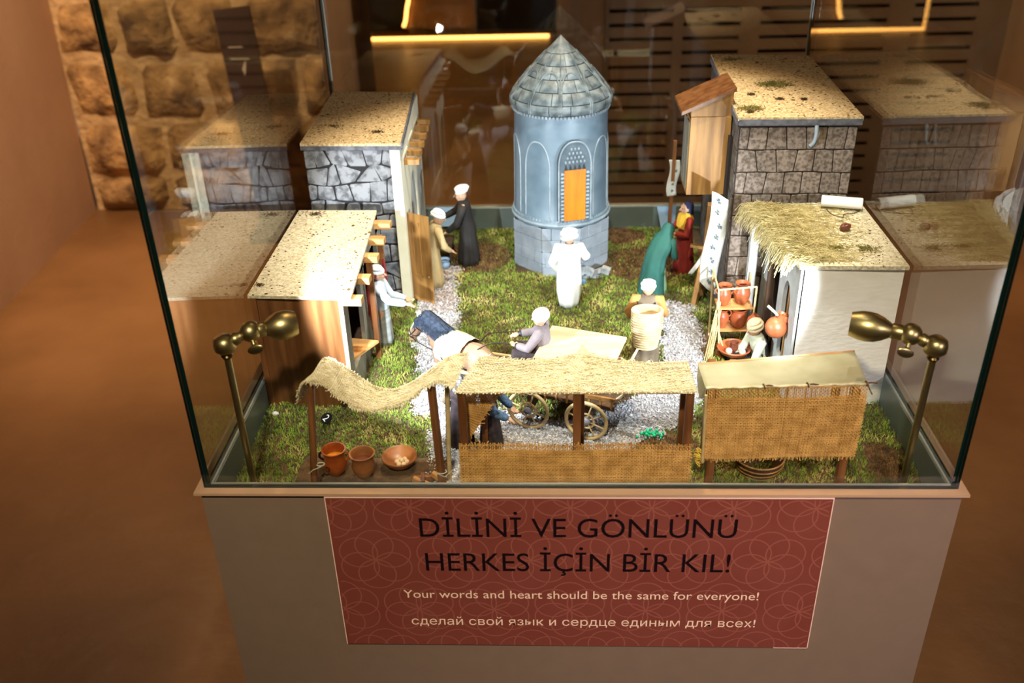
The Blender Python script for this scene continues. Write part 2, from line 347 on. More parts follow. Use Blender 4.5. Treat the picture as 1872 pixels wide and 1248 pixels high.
def remesh(mb, voxel, smooth=3):
    me = bpy.data.meshes.new('tmp'); me.from_pydata([tuple(v) for v in mb.v], [], mb.f)
    o = bpy.data.objects.new('tmp', me); COL.objects.link(o)
    m = o.modifiers.new('r', 'REMESH'); m.mode = 'VOXEL'; m.voxel_size = voxel
    s = o.modifiers.new('s', 'SMOOTH'); s.iterations = smooth; s.factor = 0.5
    dg = bpy.context.evaluated_depsgraph_get(); ev = o.evaluated_get(dg); e = ev.to_mesh()
    out = MB(); out.add([v.co.copy() for v in e.vertices], [tuple(p.vertices) for p in e.polygons])
    ev.to_mesh_clear(); bpy.data.objects.remove(o); bpy.data.meshes.remove(me); return out
def lerp(a, b, t): return a+(b-a)*t
def V(*a): return Vector(a)
def spline(pts, n):
    P = [Vector(p) for p in pts]; P = [P[0]*2-P[1]]+P+[P[-1]*2-P[-2]]; out = []
    for i in range(1, len(P)-2):
        for k in range(n):
            t = k/n; a, b, c, d = P[i-1], P[i], P[i+1], P[i+2]
            out.append(0.5*((2*b)+(c-a)*t+(2*a-5*b+4*c-d)*t*t+(3*b-a-3*c+d)*t**3))
    out.append(P[-2]); return out

# woven cloth: real threads over and under one another; fn(u, v) gives a point, normals come from differences
def weave(fn, nu, nv, r, amp, fringe=(0, 0, 0, 0), miss=None, sides=3, seed=1):
    rr = random.Random(seed); mb = MB()
    def nrm(u, v):
        e = 1e-3; p = fn(u, v); a = fn(min(1, u+e), v)-fn(max(0, u-e), v); b = fn(u, min(1, v+e))-fn(u, max(0, v-e))
        n = a.cross(b); return p, (n.normalized() if n.length > 0 else V(0, 0, 1))
    def run(fixed, i, n_cross, along_u, f0, f1):
        pts = []
        for k in range(n_cross+1):
            t = k/n_cross; u, v = (t, fixed) if along_u else (fixed, t)
            p, n = nrm(u, v); s = 1 if (k+i) % 2 == 0 else -1
            if not along_u: s = -s
            pts.append(p+n*amp*s)
        if f0: d = (pts[0]-pts[2]).normalized(); L = f0*rr.uniform(.5, 1.2); j = V(rr.uniform(-.3, .3), rr.uniform(-.3, .3), rr.uniform(-.5, .1)); pts = [pts[0]+(d+j*1.3).normalized()*L, pts[0]+(d+j*.5)*L*.5]+pts
        if f1: d = (pts[-1]-pts[-3]).normalized(); L = f1*rr.uniform(.5, 1.2); j = V(rr.uniform(-.3, .3), rr.uniform(-.3, .3), rr.uniform(-.5, .1)); pts += [pts[-1]+(d+j*.5)*L*.5, pts[-1]+(d+j*1.3).normalized()*L]
        mb.tube(pts, r*rr.uniform(.85, 1.15), sides)
    for i in range(nu+1):
        run(min(1, max(0, (i+rr.uniform(-.15, .15))/nu)), i, nv, False, fringe[0], fringe[1])
    for j in range(nv+1):
        if miss and miss(j/nv): continue
        run(min(1, max(0, (j+rr.uniform(-.15, .15))/nv)), j, nu, True, fringe[2], fringe[3])
    return mb

def stones(parent, P, U, Vv, N, wd, ht, rows, cols, mats, jit=0.25, gap=0.0014, depth=0.0022, irregular=True, seed=3, name='stone', skip=None):
    """lay separate stones on a wall face: P origin, U across, Vv up, N outward"""
    rr = random.Random(seed); P, U, Vv, N = map(Vector, (P, U, Vv, N))
    grid = []
    for j in range(rows+1):
        yy = ht*j/rows; row = []
        for i in range(cols+1):
            jx = 0 if i in (0, cols) else rr.uniform(-jit, jit)*wd/cols
            jy = 0 if j in (0, rows) else rr.uniform(-jit, jit)*ht/rows*(0.9 if irregular else 0.25)
            row.append((wd*i/cols+jx, yy+jy))
        grid.append(row)
    for j in range(rows):
        sh = (0.5 if (j % 2) else 0)
        for i in range(cols + (1 if sh else 0)):
            if sh:
                def g(jj, k):
                    k2 = k-0.5
                    if k2 <= 0: return (0, grid[jj][0][1])
                    if k2 >= cols: return (wd, grid[jj][cols][1])
                    a, b = grid[jj][int(k2)], grid[jj][int(k2)+1]; t = 0.5; return (lerp(a[0], b[0], t), lerp(a[1], b[1], t))
            else:
                def g(jj, k): return grid[jj][k]
            q = [g(j, i), g(j, i+1), g(j+1, i+1), g(j+1, i)]
            if irregular:
                m = rr.uniform(-.12, .12)*wd/cols; q[2] = (min(wd, q[2][0]+m), q[2][1]); q[3] = (q[3][0], min(ht, max(0, q[3][1])))
            if q[1][0]-q[0][0] < wd/cols*0.3: continue
            cx = sum(a for a, b in q)/4; cy = sum(b for a, b in q)/4
            if skip and skip(cx, cy): continue
            # eight-sided outline with a worn corner, then a proud chamfered face
            out = []
            for k in range(4):
                a = q[k]; b = q[(k+1) % 4]; a0 = q[k-1]
                def toward(p, s, t): d = math.hypot(s[0]-p[0], s[1]-p[1]) or 1; return (p[0]+(s[0]-p[0])*t/d, p[1]+(s[1]-p[1])*t/d)
                c = (rr.uniform(.03, .12) if irregular else rr.uniform(.02, .07))*min(wd/cols, ht/rows)
                out += [toward(a, a0, c), toward(a, b, c)]
            def inset(p, t): d = math.hypot(cx-p[0], cy-p[1]) or 1; return (p[0]+(cx-p[0])*t/d, p[1]+(cy-p[1])*t/d)
            o1 = [inset(p, gap) for p in out]; o2 = [inset(p, gap*2.1) for p in out]
            dd = depth*rr.uniform(.75, 1.15); vs = []
            for (lst, h) in ((o1, -0.0005), (o1, dd*.65), (o2, dd)):
                vs += [P+U*a+Vv*b+N*h for a, b in lst]
            n = 8; fs = [(k, (k+1) % n, n+(k+1) % n, n+k) for k in range(n)]+[(n+k, n+(k+1) % n, 2*n+(k+1) % n, 2*n+k) for k in range(n)]+[tuple(range(2*n, 3*n))]
            part(name, MB().add(vs, fs), mats, parent)

def text_mesh(body, size, mats, parent, origin, xdir, updir, width=None, name='lettering', align='CENTER', shear=0, label=None, ext=0.0, bold=0):
    """flat printed lettering: every outer contour of a glyph is filled with its own holes, so overlapping strokes stay solid"""
    from mathutils.geometry import tessellate_polygon
    c = bpy.data.curves.new('t', 'FONT'); c.body = body; c.size = size; c.align_x = align; c.shear = shear; c.resolution_u = 4
    c.fill_mode = 'NONE'; c.offset = bold
    o = bpy.data.objects.new('t', c); COL.objects.link(o); bpy.context.view_layer.update()
    dg = bpy.context.evaluated_depsgraph_get(); me = bpy.data.meshes.new_from_object(o.evaluated_get(dg))
    nb = {}
    for e in me.edges:
        u, v = e.vertices; nb.setdefault(u, []).append(v); nb.setdefault(v, []).append(u)
    co = [v.co.copy() for v in me.vertices]; seen = set(); loops = []
    for s0 in range(len(co)):
        if s0 in seen or s0 not in nb: continue
        lp = [s0]; seen.add(s0); nxt = s0+1 if (s0+1) in nb[s0] else nb[s0][0]; cur = s0
        while nxt is not None and nxt not in seen:
            lp.append(nxt); seen.add(nxt); cur = nxt; cand = [q for q in nb[cur] if q not in seen]; nxt = cand[0] if cand else None
        if len(lp) > 2: loops.append([co[q] for q in lp])
    bpy.data.objects.remove(o); bpy.data.curves.remove(c); bpy.data.meshes.remove(me)
    def sarea(l): return sum(l[k-1].x*l[k].y-l[k].x*l[k-1].y for k in range(len(l)))/2
    def inside(p, l):
        r = False
        for k in range(len(l)):
            p1, p2 = l[k-1], l[k]
            if (p1.y > p.y) != (p2.y > p.y) and p.x < (p2.x-p1.x)*(p.y-p1.y)/(p2.y-p1.y)+p1.x: r = not r
        return r
    ar = [sarea(l) for l in loops]; outs = []; holes = []
    for k in range(len(loops)):
        nested = any(m_ != k and ar[m_]*ar[k] < 0 and abs(ar[m_]) > abs(ar[k]) and all(inside(p, loops[m_]) for p in loops[k][::3]) for m_ in range(len(loops)))
        (holes if nested else outs).append(loops[k])
    mb = MB(); xs = [p.x for l in loops for p in l]; k_ = 1 if not width else width/(max(xs)-min(xs)); cx = (max(xs)+min(xs))/2 if align == 'CENTER' else 0
    X = Vector(xdir).normalized(); Y = Vector(updir).normalized(); Z = X.cross(Y)
    for n_, l in enumerate(outs):
        hs_ = [h for h in holes if inside(h[0], l)]; ps = [p for q in [l]+hs_ for p in q]
        tris = tessellate_polygon([l]+hs_); z = n_*.000004
        mb.add([Vector(origin)+X*(p.x-cx)*k_+Y*p.y+Z*z for p in ps], [tuple(t_) for t_ in tris])
    return part(name, mb, mats, parent, label=label)
GZ = -0.055    # level of the miniature ground

# ================================================================== THE ROOM
FLZ = -0.8
fl = struct('floor', MB().box(-2.2, -2.9, FLZ-.1, 2.9, 7.0, FLZ), 'floor')
struct('ceiling', MB().box(-2.2, -2.9, 2.1, 2.9, 7.0, 2.2), 'ceiling')
struct('wall_front', MB().box(-2.2, -3.0, FLZ, 2.9, -2.9, 2.1), 'ceiling')
struct('wall_left', MB().hexa([(-1.9, -2.9, FLZ), (-1.26, -2.9, FLZ), (-1.63, 3.02, FLZ), (-1.9, 3.02, FLZ)],
                              [(-1.9, -2.9, 2.1), (-1.25, -2.9, 2.1), (-1.55, 3.02, 2.1), (-1.9, 3.02, 2.1)]), 'plaster_wall')
struct('wall_right', MB().box(2.30, -2.9, FLZ, 2.5, 3.3, 2.1), 'plaster_right')
# stone wall: mortar bed and separate rough blocks
wb = struct('wall_back', MB().box(-1.62, 3.03, FLZ, -0.46, 3.3, 2.1), 'mortar')
def rough_block(x0, x1, z0, z1, y, d, seed):
    rr = random.Random(seed); n, m = 7, 5; mb = MB(); ox = rr.uniform(0, 90)
    jx = [rr.uniform(-.02, .02) for _ in range(4)]; jz = [rr.uniform(-.018, .018) for _ in range(4)]
    vs = []
    for j in range(m+1):
        for i in range(n+1):
            u, v = i/n, j/m
            x = lerp(lerp(x0+jx[0], x1+jx[1], u), lerp(x0+jx[3], x1+jx[2], u), v)
            z = lerp(lerp(z0+jz[0], z1+jz[2]*.4-jz[0]*0, u) if v < .5 else z0, z1+lerp(jz[1], jz[3], u), v) if False else lerp(z0+lerp(jz[0], jz[1], u), z1+lerp(jz[2], jz[3], u), v)
            e = min(min(u, 1-u)*n/1.2, min(v, 1-v)*m/1.2, 1)
            x += .012*noise.noise(V(x*9+ox, z*9, 1)); z += .012*noise.noise(V(x*9, z*9+ox, 5))
            h = d*(0.15+0.85*e**.6)+.022*noise.noise(V(x*14+ox, z*14, 2))*e+.012*noise.noise(V(x*33+ox, z*33, 3))*e
            vs.append((x, y-h, z))
    W = n+1
    fs = [(j*W+i, j*W+i+1, (j+1)*W+i+1, (j+1)*W+i) for j in range(m) for i in range(n)]
    return mb.add(vs, fs)
rr = random.Random(5); z = FLZ; k = 0
for hgt in (.17, .24, .27, .25, .28, .26, .27, .25, .26):
    x = -1.60+rr.uniform(-.12, 0)
    while x < -0.50:
        w_ = rr.uniform(.24, .44); x1 = min(x+w_, -0.455)
        if -0.455-x1 < .12: x1 = -0.455
        x0c = max(x, -1.62)
        if x1-x0c > .06:
            part('stone_block', rough_block(x0c+.013, x1-.013, z+.014, z+hgt-.014, 3.045, rr.uniform(.045, .075), k), 'block_stone', wb, smooth=True, ang=0)
        k += 1; x = x1
    z += hgt
pl = MB(); 
for j in range(14):
    pass
struct('trim_pillar_left', MB().box(-0.475, 2.93, FLZ, -0.325, 3.3, 2.1), 'pillar', bevel=0.02)
struct('trim_pillar_right', MB().box(0.49, 2.95, FLZ, 0.685, 3.3, 2.1), 'pillar', bevel=0.02)
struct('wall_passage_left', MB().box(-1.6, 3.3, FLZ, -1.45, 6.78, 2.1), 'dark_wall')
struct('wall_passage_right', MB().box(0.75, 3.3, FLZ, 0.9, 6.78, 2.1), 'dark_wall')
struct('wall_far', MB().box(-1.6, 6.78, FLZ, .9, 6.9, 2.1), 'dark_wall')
# slatted panel wall
ws = struct('wall_slatted', MB().box(0.685, 3.05, FLZ, 2.30, 3.3, 2.1), 'void')
bays = [(0.705, 0.965), (1.005, 1.235), (1.315, 1.82), (1.92, 2.17)]
edges = [0.685]+[e for b in bays for e in b]+[2.30]
for i in range(0, len(edges), 2):
    part('stile', MB().box(edges[i], 3.0, FLZ, edges[i+1], 3.06, 2.1), 'slat_brown', ws)
for a, b in bays:
    z = FLZ
    while z < 0.35:
        part('slat', MB().box(a, 3.002, z, b, 3.06, z+.0385), 'slat_brown', ws); z += .0565
    part('upper_panel', MB().box(a, 3.002, z, b, 3.06, 2.1), 'slat_brown', ws)
# amber LED line and the backlit stone slab in the passage
t = thing('recess_light', (-.25, 6.45, FLZ), 'amber light strip glowing along the floor edge at the end of the passage', 'light')
part('light_strip', MB().tube([(-1.27, 6.45, FLZ+.9), (-1.27, 6.45, FLZ+.015), (.45, 6.45, FLZ+.015)], .013, 8), 'led_amber', t)
part('holder', MB().box(-1.1, 6.465, FLZ, .7, 6.49, FLZ+.03), 'wood_dark', t)
mb = MB()
def slab_edge(zz): return -.66+.035*math.sin(zz*9)+.03*noise.noise(V(0, 0, zz*7))
vs = []; n = 26
for y in (6.58, 6.70):
    for i in range(n+1): zz = FLZ+.06+1.5*i/n; vs += [(slab_edge(zz)+.015, y, zz), (lerp(slab_edge(zz), -.12, .5), y-.03*(y < 6.6)+.03*noise.noise(V(1, y, zz*5)), zz), (-.12, y, zz)]
fs = []
for s_ in range(2):
    o_ = s_*(n+1)*3
    for i in range(n):
        for c_ in range(2): fs.append((o_+i*3+c_, o_+i*3+c_+1, o_+(i+1)*3+c_+1, o_+(i+1)*3+c_))
o_ = (n+1)*3
for i in range(n): fs.append((i*3, (i+1)*3, o_+(i+1)*3, o_+i*3)); fs.append((i*3+2, (i+1)*3+2, o_+(i+1)*3+2, o_+i*3+2))
fs += [(0, 1, o_+1, o_), (1, 2, o_+2, o_+1)]
t = thing('stone_slab', (-.39, 6.64, FLZ), 'rough stone slab with an amber lit wavy edge in the dark passage', 'stone')
part('slab', MB().add(vs, fs), 'recess_stone', t, smooth=True)
part('base', MB().box(-.64, 6.58, FLZ, -.12, 6.70, FLZ+.06), 'recess_stone', t)
part('edge_light', MB().tube([(slab_edge(FLZ+.08+1.4*i/40)-.010, 6.565, FLZ+.08+1.4*i/40) for i in range(41)], .012, 8), 'led_amber', t)
# standing banner
t = thing('banner_stand', (-.70, 2.72, FLZ), 'tall narrow dark banner standing before the rough stone wall', 'banner')
part('panel', MB().hexa([(-.765, 2.70, FLZ+.03), (-.625, 2.70, FLZ+.03), (-.625, 2.715, FLZ+.03), (-.765, 2.715, FLZ+.03)],
                        [(-.812, 2.70, .128), (-.672, 2.70, .142), (-.672, 2.715, .142), (-.812, 2.715, .128)]), 'banner', t)
part('foot', MB().box(-.80, 2.62, FLZ, -.59, 2.80, FLZ+.03), 'banner', t, bevel=.004)
part('emblem', MB().add([(-.735, 2.698, -.09), (-.715, 2.698, -.055), (-.722, 2.698, -.10), (-.728, 2.698, -.12)], [(0, 1, 2), (0, 2, 3)]), 'banner_mark', t)
for i in range(2):
    part('text_line', MB().box(-.775, 2.697, -.01-.045*i, -.72+.02*i, 2.6995, -.0065-.045*i), 'banner_mark', t)

# ================================================================== DISPLAY CASE
D = 1.006; HG = 0.80
case = thing('display_case', (.5, .5, FLZ), 'glass display case on a tall taupe plinth holding the model village', 'display case')
part('plinth', MB().box(-.005, -.003, FLZ, 1.006, 1.010, -.066), 'taupe', case)
lm = MB()
for b in ((-.011, -.0125, 1.011, .0), (-.011, 1.006, 1.011, 1.018), (-.011, 0, 0, 1.006), (1.0, 0, 1.011, 1.006)):
    lm.box(b[0], b[1], -.0045, b[2], b[3], -.0005)
part('ledge', lm, 'ledge', case)
lm = MB()
lm.box(-.005, -.003, -.066, 1.006, .0075, -.0045); lm.box(-.005, D-.0075, -.066, 1.006, 1.010, -.0045); lm.box(-.005, .0075, -.066, .0075, D-.0075, -.0045); lm.box(.9925, .0075, -.066, 1.006, D-.0075, -.0045)
part('plinth_top', lm, 'taupe', case)
tr_ = MB(); e0, e1 = .0078, .012
for b in ((e0, e0, 1-e0, e1), (e0, D-e1, 1-e0, D-e0), (e0, e1, e1, D-e1), (1-e1, e1, 1-e0, D-e1)): tr_.box(b[0], b[1], -.0655, b[2], b[3], -.001)
part('tray', tr_, 'tray', case)
ch = MB()
for b in ((.0072, .0072, .9928, .0100), (.0072, D-.0100, .9928, D-.0072), (.0072, .01, .0100, D-.01), (.99, .01, .9928, D-.01)): ch.box(b[0], b[1], -.001, b[2], b[3], .0012)
part('channel', ch, 'channel', case)
def pane(x0, y0, x1, y1, z0, z1, edge, thin):
    mb = MB().box(x0, y0, z0, x1, y1, z1)   # faces: bottom, top, -y, +x, +y, -x
    mb.m = [1, 1, 1, 1, 1, 1]
    for i in thin: mb.m[i] = 0
    return part('glass_pane', mb, ['glass', edge], case)
pane(0, 0, 1, .007, 0, HG, 'glass_edge', (2, 4))
pane(0, D-.007, 1, D, 0, HG, 'glass_edge_highlight', (2, 4))
pane(0, .0072, .007, D-.0072, 0, HG, 'glass_edge', (3, 5))
pane(.993, .0072, 1, D-.0072, 0, HG, 'glass_edge', (3, 5))
pane(0, 0, 1, D, HG+.0002, HG+.007, 'glass_edge', (0, 1))
for x in (.0085, .9915): part('corner_highlight', MB().tube([(x, D-.0085, .001), (x, D-.0085, HG)], .0016, 6), 'glass_edge_highlight', case)  # pale tubes added as the highlight lines of the rear corners

# ---- message board
SX0, SX1, SZ0, SZ1 = .166, .838, -.284, -.0090
sign = thing('sign_board', (.502, -.008, SZ0), 'red message board with rosette pattern on the case plinth', 'sign')
part('board', MB().box(SX0, -.0105, SZ0, SX1, -.0032, SZ1), 'sign_red', sign)
part('board_edge', MB().box(SX0, -.0107, SZ1, SX1, -.0032, SZ1+.0022).box(SX0-.0012, -.0106, SZ0, SX0, -.0032, SZ1+.002).box(SX1, -.0106, SZ0, SX1+.0012, -.0032, SZ1+.002), 'sign_edge', sign)
part('corner_tear', MB().box(.79, -.0106, SZ0-.0015, SX1, -.0032, SZ0), 'sign_edge', sign)
rg = MB(); y = -.01062; sp = .108
def ring_seg(cx, cz, r, wdt=.0019, n=36, yo=0):
    y = -.01060-yo*.00002
    for i in range(n):
        q = []
        for an, rad in ((2*PI*i/n, r-wdt/2), (2*PI*(i+1)/n, r-wdt/2), (2*PI*(i+1)/n, r+wdt/2), (2*PI*i/n, r+wdt/2)):
            q.append((cx+math.cos(an)*rad, y, cz+math.sin(an)*rad))
        if all(SX0 < p[0] < SX1 and SZ0 < p[2] < SZ1 for p in q): rg.add(q, [(0, 1, 2, 3)])
for j in range(-2, 5):
    for i in range(-1, 10):
        cx = .170+i*sp+(sp/2 if j % 2 else 0); cz = -.045-j*sp*.866+.02
        for k in range(6): ring_seg(cx+.0265*math.cos(k*PI/3+PI/6), cz+.0265*math.sin(k*PI/3+PI/6), .0265, yo=k)
part('rosette_print', rg, 'sign_ring', sign)
XD, UD = (1, 0, 0), (0, 0, 1)
text_mesh('DİLİNİ VE GÖNLÜNÜ', .0475, 'print_black', sign, (.5035, -.01120, -.0755), XD, UD, .428, bold=.0001)
text_mesh('HERKES İÇİN BİR KIL!', .0475, 'print_black', sign, (.5035, -.01120, -.1375), XD, UD, .420, bold=.0001)
text_mesh('Your words and heart should be the same for everyone!', .0215, 'print_cream', sign, (.508, -.01120, -.1895), XD, UD, .501, bold=.0001)
text_mesh('сделай свой язык и сердце единым для всех!', .0215, 'print_cream', sign, (.512, -.01120, -.2425), XD, UD, .494, bold=.0001)

# ================================================================== GROUND OF THE MODEL
LANES = [([(.235, .78), (.25, .62), (.262, .47), (.285, .36), (.315, .24), (.325, .12), (.33, .03)], .036),
         ([(.285, .30), (.36, .23), (.46, .185), (.56, .20), (.64, .27), (.70, .36)], .048),
         ([(.66, .26), (.695, .38), (.705, .50), (.70, .60)], .034)]
def lane_d(x, y):
    best = 9
    for pts, wd in LANES:
        for a, b in zip(pts, pts[1:]):
            ax, ay = a; dx, dy = b[0]-ax, b[1]-ay; t = max(0, min(1, ((x-ax)*dx+(y-ay)*dy)/(dx*dx+dy*dy)))
            best = min(best, math.hypot(x-ax-dx*t, y-ay-dy*t)-wd)
    return best+.012*noise.noise(V(x*30, y*30, 0))
def ground_z(x, y):
    d = lane_d(x, y); m = max(0, min(1, d/.03))
    return GZ+.001+m*(.003+.006*max(0, noise.noise(V(x*14, y*14, 4))))
BOXES = [(.010, .268, .153, .605), (.018, .640, .200, .988), (.775, .540, .992, .985), (.836, .278, .992, .527), (.392, .758, .586, .95)]
def inside_house(x, y, g=0): return any(a-g < x < c+g and b-g < y < d_+g for a, b, c, d_ in BOXES)
gt = thing('model_ground', (.5, .5, -.0655), 'mossy ground of the model village with pale gravel lanes', 'ground')
gm = MB(); nx = ny = 90
gm.sheet(lambda u, v: V(lerp(.0125, .9875, u), lerp(.0125, D-.0125, v), ground_z(lerp(.0125, .9875, u), lerp(.0125, D-.0125, v))-.0015), nx, ny)
gm.box(.0125, .0125, -.0655, .9875, D-.0125, GZ-.003)
part('soil', gm, 'soil', gt, smooth=True)
def in_mat(x, y): return .10 < x < .315 and .02 < y < .135       # brown mat under the pottery stall
moss = MB(); dry = MB(); rr = random.Random(21)
def blades(mb, x, y, z, L, n=1):
    for _ in range(n):
        an = rr.uniform(0, 2*PI); til = rr.uniform(.1, 1.0); dx, dy = math.cos(an)*math.sin(til), math.sin(an)*math.sin(til); l = L*rr.uniform(.6, 1.25)
        w2 = .00055; px, py = -math.sin(an)*w2, math.cos(an)*w2; cz = math.cos(til)
        b = len(mb.v); cv = rr.uniform(-.3, .3)
        mb.v += [V(x-px, y-py, z-.001), V(x+px, y+py, z-.001), V(x+dx*l*.6+px*.8, y+dy*l*.6+py*.8, z+cz*l*.65), V(x+dx*l*.6-px*.8, y+dy*l*.6-py*.8, z+cz*l*.65), V(x+dx*l+cv*py*6, y+dy*l, z+cz*l*.8-.001*abs(cv))]
        mb.f += [(b, b+1, b+2, b+3), (b+3, b+2, b+4)]; mb.m += [0, 0]
for _ in range(88000):
    x, y = rr.uniform(.013, .987), rr.uniform(.013, D-.013)
    if inside_house(x, y, -.004) or in_mat(x, y): continue
    d = lane_d(x, y)
    if d < rr.uniform(-.006, .012): continue
    dn = noise.noise(V(x*9+7, y*9, 8))
    brown = (math.hypot(x-.31, y-.84) < .075 and rr.random() < .85) or (math.hypot(x-.66, y-.80) < .085 and rr.random() < .85) or dn > .42
    if brown: blades(dry, x, y, ground_z(x, y), .006, 2)
    else:
        L = .0045+.005*max(0, noise.noise(V(x*14, y*14, 4)))+(.0012 if y < .3 else 0)
        blades(moss, x, y, ground_z(x, y)+rr.uniform(0, .0022), L, 2)
bedm = MB()
for i in range(150):
    for j in range(165):
        x, y = .165+i*.0042, .016+j*.005
        if lane_d(x+.002, y+.0025) < -.001 and not inside_house(x, y): bedm.add([(x, y, GZ+.0013), (x+.0042, y, GZ+.0013), (x+.0042, y+.005, GZ+.0013), (x, y+.005, GZ+.0013)], [(0, 1, 2, 3)])
part('lane_bed', bedm, 'gravel_bed', gt)
part('moss', moss, 'moss', gt, kind='stuff'); part('dry_moss', dry, 'dry_moss', gt, kind='stuff')
def pebble(mb, c, r):
    vs = [(1, 0, 0), (-1, 0, 0), (0, 1, 0), (0, -1, 0), (0, 0, 1), (0, 0, -1)]
    m = Matrix.Rotation(rr.uniform(0, 6.3), 3, 'Z') @ Matrix.Rotation(rr.uniform(0, 3), 3, 'X')
    s = [rr.uniform(.6, 1.25) for _ in range(3)]
    mb.add([V(*c)+m @ V(v[0]*r*s[0], v[1]*r*s[1], v[2]*r*s[2])*rr.uniform(.8, 1.1) for v in vs],
           [(0, 2, 4), (2, 1, 4), (1, 3, 4), (3, 0, 4), (2, 0, 5), (1, 2, 5), (3, 1, 5), (0, 3, 5)])
gw = MB(); gb = MB(); cnt = 0
while cnt < 15000:
    x, y = rr.uniform(.16, .80), rr.uniform(.015, .82)
    d = lane_d(x, y)
    if d > rr.uniform(-.002, .010) or inside_house(x, y): continue
    cnt += 1; r = rr.uniform(.0013, .0030)
    pebble(gb if (y > .60 and x < .4 and rr.random() < .75) or rr.random() < .05 else gw, (x, y, GZ+.001+rr.uniform(0, .002)), r)
part('gravel', gw, 'gravel', gt, kind='stuff'); part('brown_gravel', gb, 'gravel_brown', gt, kind='stuff')
mm = MB().box(.10, .016, GZ, .315, .135, GZ+.0035)
part('earth_mat', mm, 'soil', gt)

# ================================================================== BUILDINGS
def specks(parent, quad, z, n, seed, m='speck', smin=.0006, smax=.0022, name='speck_litter'):
    r3 = random.Random(seed); mb = MB()
    for _ in range(n):
        u, v = r3.random(), r3.random()
        p = [lerp(lerp(quad[0][i], quad[1][i], u), lerp(quad[3][i], quad[2][i], u), v) for i in (0, 1)]
        s = r3.uniform(smin, smax)*(1 if r3.random() < .92 else 1.7)
        mb.ball((p[0], p[1], z), (s, s*r3.uniform(.5, 1.1), s*.5), 5, 4)
    part(name, mb, m, parent, kind='stuff')
def heap(parent, c, rad, n, m, name, seed, L=.004):
    r3 = random.Random(seed); mb = MB()
    for _ in range(n):
        a = r3.uniform(0, 6.28); q = rad*abs(r3.gauss(0, .5)); x, y = c[0]+math.cos(a)*q*1.5, c[1]+math.sin(a)*q
        d = V(r3.uniform(-1, 1), r3.uniform(-1, 1), r3.uniform(-.1, .6)).normalized()*L*r3.uniform(.4, 1)
        p = V(x, y, c[2]+.0005+r3.uniform(0, .0015)); mb.tube([p, p+d], .0005, 3)
    part(name, mb, m, parent, kind='stuff')

# ---- market shop, front left
shop = thing('market_shop', (.085, .43, GZ), 'low model shop with brown board walls and a flat cork roof, front left', 'model building')
Zt = .150
part('front_wall', MB().box(.012, .272, GZ, .146, .277, Zt), 'wood_board', shop)
part('left_wall', MB().box(.012, .277, GZ, .016, .600, Zt), 'wood_board', shop)
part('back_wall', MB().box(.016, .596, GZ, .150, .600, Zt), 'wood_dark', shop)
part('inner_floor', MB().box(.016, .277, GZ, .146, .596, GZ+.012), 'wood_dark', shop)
part('corner_post', MB().box(.0125, .268, GZ, .021, .2722, Zt), 'wood_red', shop)
sw = MB()
sw.box(.146, .270, GZ, .153, .300, Zt); sw.box(.146, .300, GZ, .153, .400, .0)
sw.box(.146, .400, GZ, .153, .44, Zt); sw.box(.146, .57, GZ, .153, .600, Zt); sw.box(.146, .30, .120, .153, .60, Zt); sw.box(.146, .44, GZ, .153, .57, .02)
part('side_wall', sw, 'wood_grey', shop)
part('counter_board', MB().prism([(.128, .302), (.176, .390), (.128, .398)], .000, .005), 'wood_orange', shop)
part('inner_panel', MB().box(.120, .302, GZ+.012, .125, .398, .10), 'wood_red', shop)
rq = [(.010, .266), (.170, .256), (.153, .603), (.010, .607)]
part('roof', MB().prism(rq, Zt, Zt+.005), 'cork_pale', shop)
specks(shop, rq, Zt+.005, 220, 4); heap(shop, (.045, .585, Zt+.005), .014, 120, 'speck', 'dry_litter', 2); heap(shop, (.02, .30, Zt+.005), .006, 60, 'speck', 'dry_litter', 3)
for y0 in (.272, .345, .425, .495, .565):
    part('roof_beam', MB().beam((.150, y0, Zt-.007), (.184, y0-.002, Zt-.007), .018, .011), 'wood_orange', shop, bevel=.0006)
for y0 in (.42, .53):
    part('porch_post', MB().beam((.168, y0, GZ), (.168, y0, Zt-.013), .009, .009), 'wood_red', shop)
mb = MB(); r3 = random.Random(8)
for i in range(9):
    p = V(.176+r3.uniform(-.004, .004), .50+r3.uniform(-.012, .012), .10); mb.tube([p, p+V(r3.uniform(-.003, .003), 0, -.035), p+V(r3.uniform(-.006, .006), 0, -.06-r3.uniform(0, .02))], .0011, 5)
part('red_yarn', mb, 'cloth_red', shop, kind='stuff')

# ---- stone house, back left
hb = thing('stone_house', (.10, .81, GZ), 'tall model house with grey fieldstone front and cream arched side, back left', 'model building')
part('core', MB().hexa([(.022, .650, GZ), (.180, .645, GZ), (.170, .980, GZ), (.014, .985, GZ)], [(.022, .650, .256), (.180, .645, .256), (.170, .980, .256), (.014, .985, .256)]), 'grey_joint', hb)
stones(hb, (.021, .650, GZ), (.9995, -.032, 0), (0, 0, 1), (-.03, -1, 0), .160, .311, 10, 5, 'grey_stone', jit=.40, gap=.0019, depth=.0028, seed=12)
part('cornice', MB().beam((.019, .647, .2615), (.203, .640, .2615), .010, .011), 'cornice', hb)
rq = [(.019, .652), (.203, .622), (.182, .972), (.009, .990)]
rq2 = [(.019, .641), (.203, .634), (.183, .972), (.010, .990)]
part('roof', MB().prism(rq2, .264, .269), 'cork', hb)
specks(hb, rq2, .269, 420, 5); heap(hb, (.15, .70, .269), .010, 130, 'speck', 'dry_litter', 5); heap(hb, (.06, .74, .269), .012, 60, 'speck', 'dry_litter', 6)
part('roof_edging', MB().beam((.204, .633, .2655), (.184, .973, .2655), .003, .009), 'cornice', hb)
